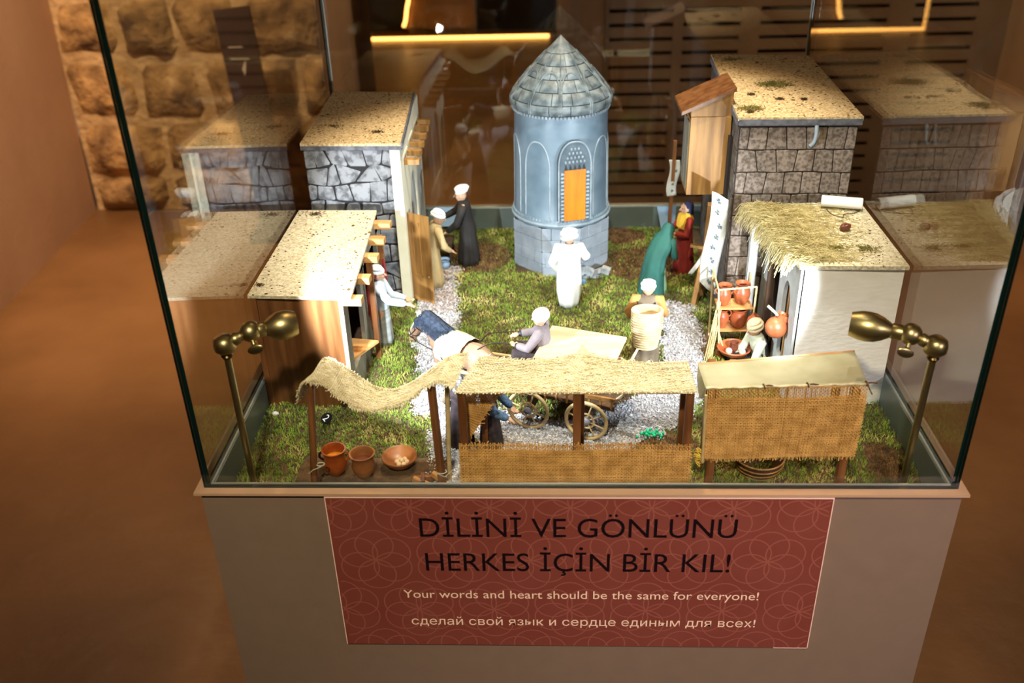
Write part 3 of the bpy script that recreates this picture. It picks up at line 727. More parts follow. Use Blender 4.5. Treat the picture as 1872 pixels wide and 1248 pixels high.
# cream side wall with three arched openings
def arch_wall(x_of, y0, y1, z0, z1, opens, th, mats, parent, name='arcade_wall'):
    mb = MB()
    def slab(poly):   # poly in (y, z)
        n = len(poly); vs = [(x_of(a), a, b) for a, b in poly]+[(x_of(a)+th, a, b) for a, b in poly]
        mb.add(vs, [tuple(reversed(range(n))), tuple(range(n, 2*n))]+[(i, (i+1) % n, n+(i+1) % n, n+i) for i in range(n)])
    cur = y0
    for (a, b, zs, zt, zb) in opens:
        slab([(cur, z0), (a, z0), (a, z1), (cur, z1)])
        if zb > z0: slab([(a, z0), (b, z0), (b, zb), (a, zb)])
        n = 12; c = (a+b)/2; hw = (b-a)/2
        pr = [(c-hw*math.cos(PI*i/n), zs+(zt-zs)*math.sin(PI*i/n)) for i in range(n+1)]
        for i in range(n): slab([pr[i], pr[i+1], (pr[i+1][0], z1), (pr[i][0], z1)])
        cur = b
    slab([(cur, z0), (y1, z0), (y1, z1), (cur, z1)])
    return part(name, mb, mats, parent)
xo = lambda y: .1805-.03*(y-.645)
arch_wall(xo, .636, .982, GZ, .262, [(.662, .725, .075, .12, GZ), (.745, .85, .10, .16, .0), (.87, .95, .10, .16, .0)], .018, 'cream', hb)
part('shutter', MB().box(.186, .75, .0, .190, .85, .15).box(.186, .872, .0, .190, .948, .15), 'pale_grey', hb)
for i in range(6):
    y0 = .690+.05*i
    part('roof_beam', MB().beam((xo(y0)+.010, y0, .217), (xo(y0)+.047, y0-.001, .217), .014, .010), 'wood_golden', hb, bevel=.0005)
for i in range(3):
    y0 = .705+.10*i
    part('shelf_strip', MB().beam((xo(y0)+.018, y0-.03, .228), (xo(y0)+.018, y0+.03, .228), .003, .006), 'cream', hb)
dr = part('door_leaf', MB().hexa([(.199, .656, GZ+.002), (.241, .632, GZ+.002), (.2425, .635, GZ+.002), (.2005, .659, GZ+.002)],
                            [(.199, .656, .128), (.241, .632, .128), (.2425, .635, .128), (.2005, .659, .128)]), 'wood_golden', hb)
dm = MB()
dx, dy = (.241-.199), (.632-.656); nn = V(dy, -dx, 0).normalized()
for (a, b, c_, d_) in ((.2, .55, .105, .112), (.2, .23, .0, .112), (.52, .55, .0, .112), (.2, .55, -.002, .004)):
    p = V(.199, .656, 0)
    q = [(p.x+dx*a, p.y+dy*a), (p.x+dx*b, p.y+dy*b)]
    dm.hexa([(q[0][0]+nn.x*.0012, q[0][1]+nn.y*.0012, c_), (q[1][0]+nn.x*.0012, q[1][1]+nn.y*.0012, c_), (q[1][0], q[1][1], c_), (q[0][0], q[0][1], c_)],
            [(q[0][0]+nn.x*.0012, q[0][1]+nn.y*.0012, d_), (q[1][0]+nn.x*.0012, q[1][1]+nn.y*.0012, d_), (q[1][0], q[1][1], d_), (q[0][0], q[0][1], d_)])
part('panel_moulding', dm, 'wood_golden', dr)
part('door_knob', MB().ball((.235, .632, .005), .0022, 10, 8), 'brass', dr, smooth=True)

# ---- tall house with bay window, back right
hr = thing('bay_house', (.885, .755, GZ), 'tall model house of squared brown stones with a wooden bay, back right', 'model building')
part('core', MB().hexa([(.782, .550, GZ), (.974, .545, GZ), (.984, .955, GZ), (.800, .975, GZ)], [(.782, .550, .326), (.974, .545, .326), (.984, .955, .326), (.800, .975, .326)]), 'brown_joint', hr)
stones(hr, (.783, .5498, GZ+.06), (1, -.026, 0), (0, 0, 1), (-.026, -1, 0), .190, .311, 8, 6, 'brown_stone', jit=.14, gap=.0012, depth=.0026, irregular=False, seed=31)
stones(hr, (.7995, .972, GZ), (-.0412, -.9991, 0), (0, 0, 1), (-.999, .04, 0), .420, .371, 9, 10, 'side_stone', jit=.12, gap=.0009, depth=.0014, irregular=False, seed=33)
part('cornice', MB().beam((.779, .5465, .3255), (.977, .5405, .3255), .010, .010).beam((.7785, .547, .3255), (.798, .978, .3255), .006, .010), 'cornice', hr)
rq = [(.777, .543), (.978, .537), (.988, .955), (.797, .984)]
part('roof', MB().prism(rq, .328, .334), 'cork', hr)
specks(hr, rq, .334, 420, 9)
heap(hr, (.875, .74, .334), .024, 900, 'olive_speck', 'moss_tuft', 8, .006); heap(hr, (.805, .59, .334), .014, 500, 'olive_speck', 'moss_tuft', 9, .006)
for i, (x, y) in enumerate(((.822, .675), (.865, .645), (.905, .64), (.80, .57))): heap(hr, (x, y, .334), .0040, 160, 'speck', 'dry_litter', 20+i, .004)
heap(hr, (.83, .93, .334), .014, 160, 'olive_speck', 'moss_tuft', 14)
part('spout', MB().tube(spline([(.905, .540, .320), (.905, .536, .305), (.903, .536, .292), (.898, .538, .286)], 5), .0034, 8), 'tower_trim', hr, smooth=True)
part('dark_window', MB().box(.778, .60, .16, .786, .63, .28), 'void', hr)
bay = part('bay_window', MB().box(.712, .622, .170, .782, .704, .312), 'wood_golden', hr, bevel=.001)
part('bay_roof', MB().hexa([(.694, .612, .318), (.784, .612, .358), (.784, .716, .358), (.694, .716, .318)], [(.694, .612, .324), (.784, .612, .364), (.784, .716, .364), (.694, .716, .324)]), 'wood_board', bay)
part('gable', MB().hexa([(.712, .624, .308), (.782, .624, .308), (.782, .702, .308), (.712, .702, .308)], [(.712, .624, .325), (.782, .624, .357), (.782, .702, .357), (.712, .702, .325)]), 'wood_golden', bay)
part('side_lattice', MB().box(.7105, .632, .18, .712, .66, .30).box(.7105, .668, .18, .712, .696, .30), 'wood_grey', bay)
part('wall_post', MB().beam((.760, .66, GZ), (.752, .59, .165), .010, .010), 'wood_golden', hr)
part('awning_pole', MB().beam((.716, .86, GZ), (.716, .84, .20), .007, .007), 'wood_board', hr)

# ---- white house with hay roof, right front
hw = thing('white_house', (.915, .40, GZ), 'low white plastered model house with a hay covered roof, front right', 'model building')
part('front_wall', MB().box(.842, .279, GZ, .988, .285, .187), 'white_plaster', hw)
part('right_wall', MB().box(.984, .285, GZ, .988, .522, .187), 'white_plaster', hw)
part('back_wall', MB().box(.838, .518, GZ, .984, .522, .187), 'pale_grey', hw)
part('inner_wall', MB().box(.872, .285, GZ, .876, .518, .187), 'wood_dark', hw)
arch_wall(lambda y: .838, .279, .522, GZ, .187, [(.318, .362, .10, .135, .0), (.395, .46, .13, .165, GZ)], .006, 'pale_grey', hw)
part('porch_post', MB().beam((.832, .425, GZ), (.832, .425, .18), .011, .011), 'wood_dark', hw)
part('window_slat', MB().beam((.842, .335, .0), (.842, .335, .13), .004, .006), 'wood_golden', hw)
part('porch_post', MB().beam((.815, .50, GZ), (.815, .50, .18), .014, .014), 'pale_grey', hw)
part('lintel', MB().beam((.832, .42, .181), (.815, .505, .181), .010, .008), 'wood_orange', hw)
rq = [(.834, .274), (.990, .269), (.989, .527), (.800, .512)]
part('roof', MB().prism(rq, .187, .193), 'cork_pale', hw)
specks(hw, rq, .193, 380, 19, smin=.0005, smax=.0016)
hay = MB(); r3 = random.Random(5)
for _ in range(5200):
    v = r3.random(); y = lerp(.285, .512, v); xl = lerp(.834, .800, v); x = xl+.135*abs(r3.gauss(0, .55))*lerp(.55, 1, v)-.006
    if x > .965: continue
    a = r3.uniform(0, 6.28) if r3.random() < .5 else r3.gauss(PI*.8, 1.0); L = r3.uniform(.008, .024); z0 = .1935+.008*math.exp(-((x-xl-.02)/.03)**2)*r3.random()
    p = V(x, y, z0); d = V(math.cos(a), math.sin(a)*.7, r3.uniform(-.12, .10)); q = p+d*L*.5; e = q+V(d.x, d.y, d.z+r3.uniform(-.3, .1))*L*.5
    if e.x < xl-.004: e.z -= (xl-e.x)*r3.uniform(.5, 1.6)
    if e.z < .1936 and e.x > xl and e.y > .274: e.z = .1938
    if e.y < .272: e.y = .272
    hay.tube([p, q, e], .00042, 3)
part('hay', hay, 'hay', hw, kind='stuff')
fr_ = MB()
for i in range(60):
    v = i/60; x = lerp(.836, .806, v); y = lerp(.30, .48, v)
    p = V(x, y, .192); fr_.tube([p, p+V(-.008, r3.uniform(-.006, .006), -.003), p+V(-.012-r3.uniform(0, .008), r3.uniform(-.01, .01), -.012-r3.uniform(0, .014))], .0006, 3)
part('hay_fringe', fr_, 'straw', hw, kind='stuff')
heap(hw, (.945, .33, .193), .014, 260, 'olive_speck', 'moss_tuft', 31); heap(hw, (.90, .335, .193), .012, 200, 'olive_speck', 'moss_tuft', 32)
t = single('foam_roll', MB().tube([(.918, .500, .2045), (.981, .484, .2045)], .0095, 24), 'foam', 'white foam roll lying on the hay covered roof of the white house', 'foam roll', smooth=True, bevel=.0012)
single('wire', MB().tube(spline([(.925, .488, .1945), (.928, .465, .1945), (.942, .452, .1945), (.946, .462, .1955), (.965, .470, .1945), (.978, .482, .195)], 6), .0007, 5), 'wire', 'thin dark wire curling below the white foam roll', 'wire', smooth=True)
mb = MB(); r3 = random.Random(3)
mb.ball((.931, .400, .199), (.0085, .007, .007), 9, 6); mb.map(lambda v: v+V(r3.uniform(-1, 1), r3.uniform(-1, 1), r3.uniform(-.5, 1))*.0015)
single('pebble', mb, 'pot_dark', 'dark reddish pebble on the hay covered roof of the white house', 'pebble')

# ---- tower
TC = (.4895, .855)
tw = thing('tower', (TC[0], TC[1], GZ), 'round grey blue stone tower with a conical roof and orange door', 'tower')
def pol(an, r, z): return V(TC[0]+math.sin(an)*r, TC[1]-math.cos(an)*r, z)      # angle 0 faces the front, growing to the right
AP = .0955
mb = MB(); mb.v = []
co = [pol(PI/8+k*PI/4, (AP-.001)/math.cos(PI/8), 0) for k in range(8)]
part('base_core', MB().prism([(c.x, c.y) for c in co], GZ, .050), 'tower_joint', tw)
for k in range(8):
    a0 = k*PI/4-PI/8; a1 = a0+PI/4; A = pol(a0, AP/math.cos(PI/8), GZ); B = pol(a1, AP/math.cos(PI/8), GZ); U = (B-A)
    N_ = V(math.sin(k*PI/4), -math.cos(k*PI/4), 0)
    if k in (3, 4, 5): continue
    sk = (lambda x, z: z < .034 and .022 < x < .06) if k == 0 else None
    stones(tw, A, U.normalized(), (0, 0, 1), N_, U.length, .104, 4, 2, 'tower_base', jit=.05, gap=.0005, depth=.0018, irregular=False, seed=50+k, name='base_stone', skip=sk)
drum = [(.097, .046), (.1005, .052), (.1005, .058), (.097, .062), (.0955, .066), (.094, .15), (.0925, .262), (.0925, .275), (.05, .276)]
part('drum', MB().lathe(drum, (TC[0], TC[1], 0), 72), 'tower_grey', tw, smooth=True)
part('lower_ring', MB().torus((TC[0], TC[1], .0555), .0995, .0032, n=72), 'tower_trim', tw, smooth=True)
mb = MB()
for i in range(84):
    a = 2*PI*i/84; p = pol(a, .0965, .0635); o2 = pol(a, .0990, .0635); mb.beam(p, o2, .0034, .004)
part('ring_beads', mb, 'tower_trim', tw, kind='stuff')
mb = MB()
for i in range(84):
    a = 2*PI*i/84; mb.beam(pol(a, .0930, .2715), pol(a, .0962, .2715), .0036, .0050)
part('dentils', mb, 'tower_trim', tw, kind='stuff')
def arch_pts(ac, hw_, zb, zs, zt, rad, n=9):
    pts = [(ac-hw_, zb), (ac-hw_, lerp(zb, zs, .5)), (ac-hw_, zs)]
    for i in range(1, n+1): t_ = i/n; pts.append((ac-hw_*math.cos(t_*PI/2)**.85 if t_ < 1 else ac, zs+(zt-zs)*math.sin(t_*PI/2)))
    pts += [(2*ac-a, z) for a, z in reversed(pts[:-1])]
    return [pol(a, rad(z) if callable(rad) else rad, z) for a, z in pts]
for k in range(8):
    if k in (4,): continue
    ac = math.radians(14+45*k)
    if k == 0: continue
    part('blind_arch', MB().tube(arch_pts(ac, math.radians(17), .068, .165, .222, lambda z: .0955-.0035*(z-.06)/.2), .0016, 6), 'tower_trim', tw, smooth=True)
# portal with door
pa = math.radians(15)
n_ = V(math.sin(pa), -math.cos(pa), 0); u_ = V(math.cos(pa), math.sin(pa), 0); pc = V(TC[0], TC[1], 0)+n_*.0905
def PP(u, z, h): return pc+u_*u+n_*h+V(0, 0, z)
prt = MB()
def frame_poly(hw_, z0, zs, zt, n=10): return [(-hw_, z0), (hw_, z0)]+[(hw_*math.cos(i/n*PI/2)**.8 if i < n else 0, zs+(zt-zs)*math.sin(i/n*PI/2)) for i in range(n+1)]+[(-hw_*math.cos(i/n*PI/2)**.8, zs+(zt-zs)*math.sin(i/n*PI/2)) for i in range(n-1, -1, -1)]
fp = frame_poly(.0325, .066, .178, .228); n = len(fp)
prt.add([PP(a, b, -.01) for a, b in fp]+[PP(a, b, .0105) for a, b in fp], [tuple(reversed(range(n))), tuple(range(n, 2*n))]+[(i, (i+1) % n, n+(i+1) % n, n+i) for i in range(n)])
pt = part('portal', prt, 'portal_dark', tw)
bd = [PP(a, b, .0115) for a, b in frame_poly(.0325, .067, .178, .228)[1:]]+[PP(-.0325, .067, .0115)]
part('portal_border', MB().tube(bd, .0017, 6), 'tower_trim', pt, smooth=True)
part('door_panel', MB().add([PP(-.0215, .068, .0105), PP(.0215, .068, .0105), PP(.0215, .172, .0105), PP(-.0215, .172, .0105), PP(-.0215, .068, .0128), PP(.0215, .068, .0128), PP(.0215, .172, .0128), PP(-.0215, .172, .0128)],
     [(0, 3, 2, 1), (4, 5, 6, 7), (0, 1, 5, 4), (1, 2, 6, 5), (2, 3, 7, 6), (3, 0, 4, 7)]), 'tower_door', pt)
td = MB(); tt = MB()
for i in range(13):
    z = .072+i*.0078
    for s_ in (-1, 1): tt.beam(PP(s_*.0222, z, .0118), PP(s_*.0285, z, .0118), .0040, .0040)
for i in range(5):
    u = -.018+i*.009; td.add([PP(u-.0036, .173, .0125), PP(u+.0036, .173, .0125), PP(u, .1835, .0112)], [(0, 1, 2)])
for r_ in range(4):
    for i in range(6-r_):
        u = (i-(5-r_)/2)*.0075; z = .188+r_*.0085; tt.ball(PP(u, z, .0118), (.0024, .0024, .0030), 6, 5)
part('muqarnas', tt, 'tower_trim', pt); part('door_fringe', td, 'tower_joint', pt)
# cone roof of separate tiles
ROOF = [(.2735, .0955), (.2845, .1010), (.2935, .0995), (.3055, .0925), (.352, .052), (.4045, .0)]
def cone_r(z):
    for (z0, r0), (z1, r1) in zip(ROOF, ROOF[1:]):
        if z0 <= z <= z1: return lerp(r0, r1, (z-z0)/(z1-z0))
    return 0
part('roof_core', MB().lathe([(r-.0012, z) for z, r in ROOF[:-1]]+[(0.0005, .402)], (TC[0], TC[1], 0), 64), 'tower_joint', tw, smooth=True)
courses = [(.2742, .2945, 15), (.2950, .3150, 15), (.3155, .3350, 14), (.3355, .3560, 12), (.3565, .3760, 9)]
for ci, (z0, z1, n) in enumerate(courses):
    offs = R.uniform(0, .4)
    for i in range(n):
        a0 = offs+2*PI*i/n+.008; a1 = offs+2*PI*(i+1)/n-.008; m = 4; vs = []; zs = [z0+.0004, z0+.0016, (z0+z1)/2, z1-.0014, z1-.0004]
        for zi, z in enumerate(zs):
            for k in range(m+1):
                h = .0012 if 0 < zi < len(zs)-1 and 0 < k < m else -.0006
                vs.append(pol(lerp(a0, a1, k/m), cone_r(z)+h, z))
        W = m+1
        part('roof_stone', MB().add(vs, [(j*W+k, j*W+k+1, (j+1)*W+k+1, (j+1)*W+k) for j in range(len(zs)-1) for k in range(m)]), 'tower_tile', tw, smooth=True, ang=0)
part('roof_cap', MB().lathe([(cone_r(.3765)+.0012, .3765), (cone_r(.39)+.0006, .39), (.0012, .4045), (0, .405)], (TC[0], TC[1], 0), 32), 'tower_tile', tw, smooth=True)
for k in range(10):
    ac = math.radians(-19+36*k)
    mb = MB().tube(arch_pts(ac, math.radians(16.5), .2765, .318, .3475, lambda z: cone_r(z)+.0022, 8), .0016, 6)
    part('roof_arch', mb, 'tower_tile', tw, smooth=True)
for k in range(10):
    ac = math.radians(-1+36*k)
    part('roof_rib', MB().tube([pol(ac, cone_r(z)+.0018, z) for z in (.278, .30, .32, .34, .36, .376)], .0014, 5), 'tower_tile', tw, smooth=True)
st = MB(); st.box(.452, .748, GZ, .530, .762, GZ+.022)
part('step', st, 'tower_base', tw); part('step', MB().box(.458, .754, GZ+.022, .524, .764, GZ+.042), 'tower_base', tw)
r3 = random.Random(77)
ORD = ('first', 'second', 'third', 'fourth', 'fifth', 'sixth', 'seventh', 'eighth', 'ninth', 'tenth')
for i in range(10):
    x = .528+.0057*i; y = .739+(i*7 % 10)*.002; s = r3.uniform(.006, .011)
    mb = MB().box(-s, -s, -s*.6, s, s, s*.6); m_ = Matrix.Rotation(r3.uniform(0, 3), 3, 'Z') @ Matrix.Rotation(r3.uniform(-.6, .6), 3, 'X')
    zz = GZ+s*.7+(.012 if i % 3 == 0 else 0); mb.map(lambda v: m_ @ v+V(x, y, zz))
    single('rubble_block', mb, 'rubble', 'grey rubble block at the tower foot, '+ORD[i]+' from the left in the heap', 'stone', 'rubble at the tower foot')
single('blue_ball', MB().ball((.533, .712, GZ+.0085), .0065, 14, 10), 'cloth_blue', 'small blue ball on the moss beside the tower steps', 'ball', smooth=True)

# ================================================================== BRASS LAMPS
def lamp(name_label, base, elbow, knuckle, start, end, target, sgn, watt, cone, soft):
    t = thing('brass_lamp', (base[0], base[1], GZ), name_label, 'lamp', 'brass corner lamps')
    b = V(*base); e = V(*elbow); k = V(*knuckle); s0 = V(*start); s1 = V(*end); ax = (s1-s0).normalized()
    part('base', MB().lathe([(.012, GZ), (.012, GZ+.004), (.007, GZ+.006), (0.0055, GZ+.010)], (b.x, b.y, 0), 24, closed=True), 'brass', t, smooth=True)
    part('pole', MB().tube([(b.x, b.y, GZ+.004), e-V(0, 0, .012)], .0048, 20), 'brass', t, smooth=True)
    part('collar', MB().lathe([(.0062, -.020), (.0078, -.017), (.0062, -.0145), (.0088, -.011), (.0088, -.008)], e, 24, closed=True), 'brass_dark', t, smooth=True)
    part('elbow', MB().lathe([(0, -.0125), (.010, -.0115), (.0145, -.007), (.0150, .001), (.0132, .0085), (.008, .0125), (0, .014)], e, 28), 'brass', t, smooth=True)
    d = (k-e).normalized(); L = (k-e).length
    part('arm', MB().lathe([(.0068, 0), (.0068, .009), (.0086, .0105), (.0086, .019), (.0070, .0205), (.0070, L)], e, 24, axis=d, closed=True), 'brass', t, smooth=True)
    part('swivel', MB().ball(k, .0142, 24, 16), 'brass', t, smooth=True)
    H = (s1-s0).length; h0 = k; L2 = (s1-k).length; axis = (s1-k).normalized()
    prof = [(.0070, .006), (.0078, .012), (.0078, .024), (.0070, .0255), (.0082, .028), (.0115, .036), (.0142, .046), (.0150, .056), (.0145, .066), (.0128, .075), (.0118, .0795), (.0108, .0795), (.0100, .076)]
    sc_ = L2/.0795; prof = [(r*1.3, h*sc_) for r, h in prof]
    part('lamp_shade', MB().lathe(prof, k, 36, axis=axis), 'brass', t, smooth=True)
    part('bulb', MB().lathe([(0, L2-.004), (.0095, L2-.0045), (.0128, L2-.006), (.0128, L2-.008), (0, L2-.008)], k, 24, axis=axis), 'led_white', t, smooth=True)
    w0 = k+V(.004*sgn, -.009, -.008); wd = V(.35*sgn, -.55, -.75).normalized()
    part('wing_screw', MB().tube([k, w0, w0+wd*.006], .0034, 12).ball(w0+wd*.013, (.0115, .0022, .0068), 16, 10, Matrix.Rotation(-.35*sgn, 3, 'Y')), 'brass', t, smooth=True)
    l = bpy.data.lights.new('lamp_beam', 'SPOT'); l.energy = watt; l.color = (.84, .91, 1.0); l.spot_size = math.radians(cone); l.spot_blend = soft; l.shadow_soft_size = .006
    o = bpy.data.objects.new('lamp_beam', l); COL.objects.link(o); o.parent = t; o.location = s1+axis*.003-V(b.x, b.y, GZ)
    o.rotation_euler = (Vector(target)-s1).to_track_quat('-Z', 'Y').to_euler(); return t
lamp('brass swivel lamp on a pole at the left front corner of the case', (.049, .05), (.0480, .05, .1945), (.081, .060, .2075), (.096, .066, .21), (.1345, .086, .2055), (.46, .60, .05), 1, 26, 92, .25)
lamp('brass swivel lamp on a pole at the right front corner of the case', (.9495, .05), (.9520, .05, .1870), (.9225, .060, .1985), (.905, .066, .202), (.8540, .086, .200), (.50, .60, .06), -1, 25, 80, .7)

# ================================================================== STALLS
# ---- left stall
s1 = thing('awning_stall', (.23, .08, GZ), 'market stall with a sagging fringed straw cloth on brown posts, front left', 'market stall')
part('post', MB().tube([(.133, .050, GZ), (.1515, .052, .132)], .0048, 10), 'wood_red', s1, smooth=True)
part('post', MB().beam((.317, .050, GZ), (.3115, .052, .130), .0095, .0085), 'wood_red', s1, bevel=.0006)
part('post', MB().tube([(.322, .085, GZ), (.328, .090, .118)], .0034, 10), 'wheel_wood', s1, smooth=True)
FC = spline([(.134, .040, .112), (.144, .040, .139), (.168, .040, .139), (.194, .040, .113), (.222, .040, .097), (.255, .040, .101), (.285, .041, .114), (.305, .042, .132), (.325, .043, .139), (.342, .045, .130)], 5)
BC = spline([(.146, .120, .103), (.153, .122, .128), (.170, .122, .124), (.192, .120, .108), (.220, .118, .086), (.248, .118, .080), (.275, .120, .091), (.302, .122, .110), (.330, .124, .130), (.352, .125, .134)], 5)
def poly_at(P, u):
    k = u*(len(P)-1); i = min(int(k), len(P)-2); return P[i].lerp(P[i+1], k-i)
def cloth1(u, v): return poly_at(FC, u).lerp(poly_at(BC, u), v)+V(0, 0, -.006*math.sin(PI*v)*math.sin(PI*u)+.0012*math.sin(u*60+v*9))
cl = part('straw_cloth', weave(cloth1, 120, 26, .00085, .0007, (.006, .005, .004, .005), seed=2), 'burlap_lit', s1, kind='stuff')
bm_ = MB()
for P, dy in ((FC, .002), (BC, -.002)):
    pts = [p+V(0, dy, .0012) for p in P]
    for ph in (0, PI):
        bm_.tube([p+V(0, math.sin(i*1.9+ph)*.0014, math.cos(i*1.9+ph)*.0014) for i, p in enumerate([poly_at(pts, i/150) for i in range(151)])], .0011, 4)
part('braided_edge', bm_, 'straw', s1, kind='stuff')
sb = MB(); r3 = random.Random(4)
for i in range(420):
    u, v = r3.random(), r3.random(); p = cloth1(u, v)+V(0, 0, .0012); q = cloth1(min(1, u+r3.uniform(.02, .07)), min(1, max(0, v+r3.uniform(-.12, .12))))+V(0, 0, .0014); sb.tube([p, q], .0004, 3)
part('loose_straw', sb, 'straw', s1, kind='stuff')
mb = MB(); mb.torus((.148, .0515, .0), .0055, .0009, (0, .2, 1), 14, 5); mb.tube([(.15, .046, .0), (.139, .044, -.004), (.131, .046, -.012)], .0007, 4)
part('cord_tie', mb, 'fleece', s1, kind='stuff')
mb = MB(); mb.torus((.3165, .051, -.012), .0070, .0009, (0, .2, 1), 14, 5); mb.tube([(.31, .046, -.012), (.322, .043, -.015), (.333, .05, -.008)], .0008, 4)
part('cord_tie', mb, 'fleece', s1, kind='stuff')
# pots under it
def jar(label, c, h, r, m, group=None, inner=None, handles=0, neck=.7, lip=1.0, name='clay_pot', rot=0, tilt=None):
    t = thing(name, c, label, 'pot', group)
    prof = [(r*.50, 0), (r*.62, .03*h), (r*.92, .28*h), (r, .48*h), (r*.88, .68*h), (r*neck, .80*h), (r*neck, .86*h), (r*lip*.98, .97*h), (r*lip, h), (r*lip*.88, h), (r*neck*.86, .86*h), (r*.78, .62*h)]
    T = (Matrix.Rotation(tilt[0], 3, tilt[1]) if tilt else Matrix.Identity(3))
    part('body', MB().lathe(prof, (0, 0, 0), 28).map(lambda v: T @ v), m, t, local=True, smooth=True)
    part('foot', MB().lathe([(0, .0005), (r*.5, .0005), (r*.54, .02*h)], (0, 0, 0), 20).map(lambda v: T @ v), m, t, local=True, smooth=True)
    part('contents', MB().lathe([(r*.80, .66*h), (0, .66*h)], (0, 0, 0), 24).map(lambda v: T @ v), inner or m, t, local=True)
    for k in range(handles):
        a = rot+PI*k; d = V(math.cos(a), math.sin(a), 0)
        pts = spline([d*r*.93+V(0, 0, .55*h), d*r*1.22+V(0, 0, .66*h), d*r*1.18+V(0, 0, .82*h), d*r*lip*.92+V(0, 0, .90*h)], 5)
        part('handle', MB().tube(pts, r*.10, 8).map(lambda v: T @ v), m, t, local=True, smooth=True)
    return t
PZ = GZ+.0036
jar('orange glazed two-handled clay pot with a yellow inside under the left stall', (.1555, .0985, PZ), .043, .0175, 'glazed_orange', inner='glaze_yellow', handles=2, lip=1.02, neck=.85)
jar('matt brown one-handled clay pot beside the orange pot under the left stall', (.1975, .0930, PZ), .040, .0172, 'pot_brown', inner='pot_dark', handles=1, rot=PI*.9, lip=1.1, neck=.92)
t = thing('clay_bowl', (.2465, .1160, PZ), 'wide shallow brown clay bowl holding dough balls under the left stall', 'bowl')
part('body', MB().lathe([(0, .001), (.010, 0), (.014, .002), (.0225, .010), (.0262, .0175), (.0255, .0190), (.0238, .0180), (.018, .009), (.006, .005), (0, .005)], (.2465, .1160, PZ), 36), 'pot_brown', t, smooth=True)
for i, (a, q) in enumerate(((0, 0), (0, 1), (60, 1), (120, 1), (180, 1), (240, 1), (300, 1))):
    x = .2500+q*.0072*math.cos(math.radians(a)); y = .1130+q*.0072*math.sin(math.radians(a)); z = PZ+(.0100 if q else .0125)
    single('dough_ball', MB().ball((x, y, z), (.0038, .0038, .0034), 12, 8), 'dough', 'cream dough ball '+(('on top' if q == 0 and i else 'in the middle') if not q else {60: 'at the back right', 120: 'at the back left', 180: 'at the left', 240: 'at the front left', 300: 'at the front right', 0: 'at the right'}[a])+' of the heap in the brown clay bowl', 'food', 'dough balls in the clay bowl', smooth=True)
t = thing('firewood', (.300, .075, PZ), 'short split brown wood sticks crossed beside the left stall post', 'firewood')
for a, b in (((.272, .070, PZ+.012), (.298, .062, PZ+.001+.004)), ((.283, .090, PZ+.004), (.288, .055, PZ+.016)), ((.300, .07, PZ+.022), (.334, .052, PZ+.004)), ((.27, .08, PZ+.004), (.31, .082, PZ+.006))):
    part('stick', MB().beam(a, b, .006, .0075), 'wood_orange' if b[0] > .295 and a[2] > PZ+.01 else 'wood_red', t, bevel=.0005)
t = single('number_badge', MB().lathe([(0, 0), (.0095, 0), (.0100, .001), (.0095, .002), (0, .002)], (.1165, .2225, GZ+.0145), 28, axis=(-.25, -.45, .85)), 'badge', 'round black badge with a white numeral 2 lying on the moss', 'badge', smooth=True)
_ax = V(-.25, -.45, .85).normalized(); _u = V(.55, -.62, -.2); _u = (_u-_ax*_u.dot(_ax)).normalized(); _v = _ax.cross(_u)
bc = V(.1165, .2225, GZ+.0145)+_ax*.0022
text_mesh('2', .017, 'cloth_white', t, bc-_v*.0058, _u, _v, None, 'numeral', bold=.0006)
mb = MB().ball((.0295, .2415, GZ+.011), (.006, .004, .004), 6, 5); single('quartz_chip', mb, 'quartz', 'small white quartz chip on the moss by the market shop corner', 'stone')

# ---- centre stall
s2 = thing('market_stall', (.50, .09, GZ), 'open market stall with a straw mat roof and burlap front panel, front centre', 'market stall')
for x, y in ((.3505, .052), (.5035, .052), (.6515, .052)):
    part('post', MB().beam((x, y, GZ), (x, y, .121), .0105, .0085), 'wood_red', s2, bevel=.0006)
for x, y in ((.372, .138), (.513, .148), (.653, .118)):
    part('post', MB().beam((x, y, GZ), (x, y, .117), .008, .008), 'wood_red', s2, bevel=.0006)
part('front_rail', MB().tube([(.345, .0465, .1215), (.50, .0465, .1200), (.656, .0465, .1205)], .0019, 8), 'wheel_wood', s2, smooth=True)
RB = [(.372, .140), (.40, .129), (.43, .125), (.47, .128), (.505, .143), (.514, .158), (.525, .140), (.56, .124), (.60, .117), (.655, .121)]
def roof2(u, v):
    x0 = lerp(.344, .657, u); k = u*(len(RB)-1); i = min(int(k), len(RB)-2); a, b = RB[i], RB[i+1]; f_ = k-i
    bx, by = lerp(a[0], b[0], f_), lerp(a[1], b[1], f_)
    z = .1225-.004*math.sin(PI*v)*abs(math.sin(2*PI*u))+.0008*noise.noise(V(u*40, v*10, 2))+.004*math.exp(-((u-.54)*30)**2)*v
    return V(lerp(x0, bx, v), lerp(.045, by, v), z)
part('straw_roof', weave(roof2, 118, 34, .00095, .0007, (.003, .007, .003, .003), seed=5), 'burlap_lit', s2, kind='stuff')
sb = MB(); r3 = random.Random(14)
for i in range(700):
    u, v = r3.random(), r3.random(); p = roof2(u, v)+V(0, 0, .0015); a = r3.uniform(-.5, .5)
    q = p+V(math.cos(a), math.sin(a), 0)*r3.uniform(.005, .022); q.z = p.z+r3.uniform(0, .0008)
    if q.x > .655 or q.y > .14: continue
    sb.tube([p, q], .00045, 3)
part('loose_straw', sb, 'straw', s2, kind='stuff')
def panel2(u, v): return V(lerp(.3445, .6575, u), .0455-.0018*math.sin(PI*u*2)**2*(v), lerp(.036, -.050, v)+.0012*math.sin(u*11))
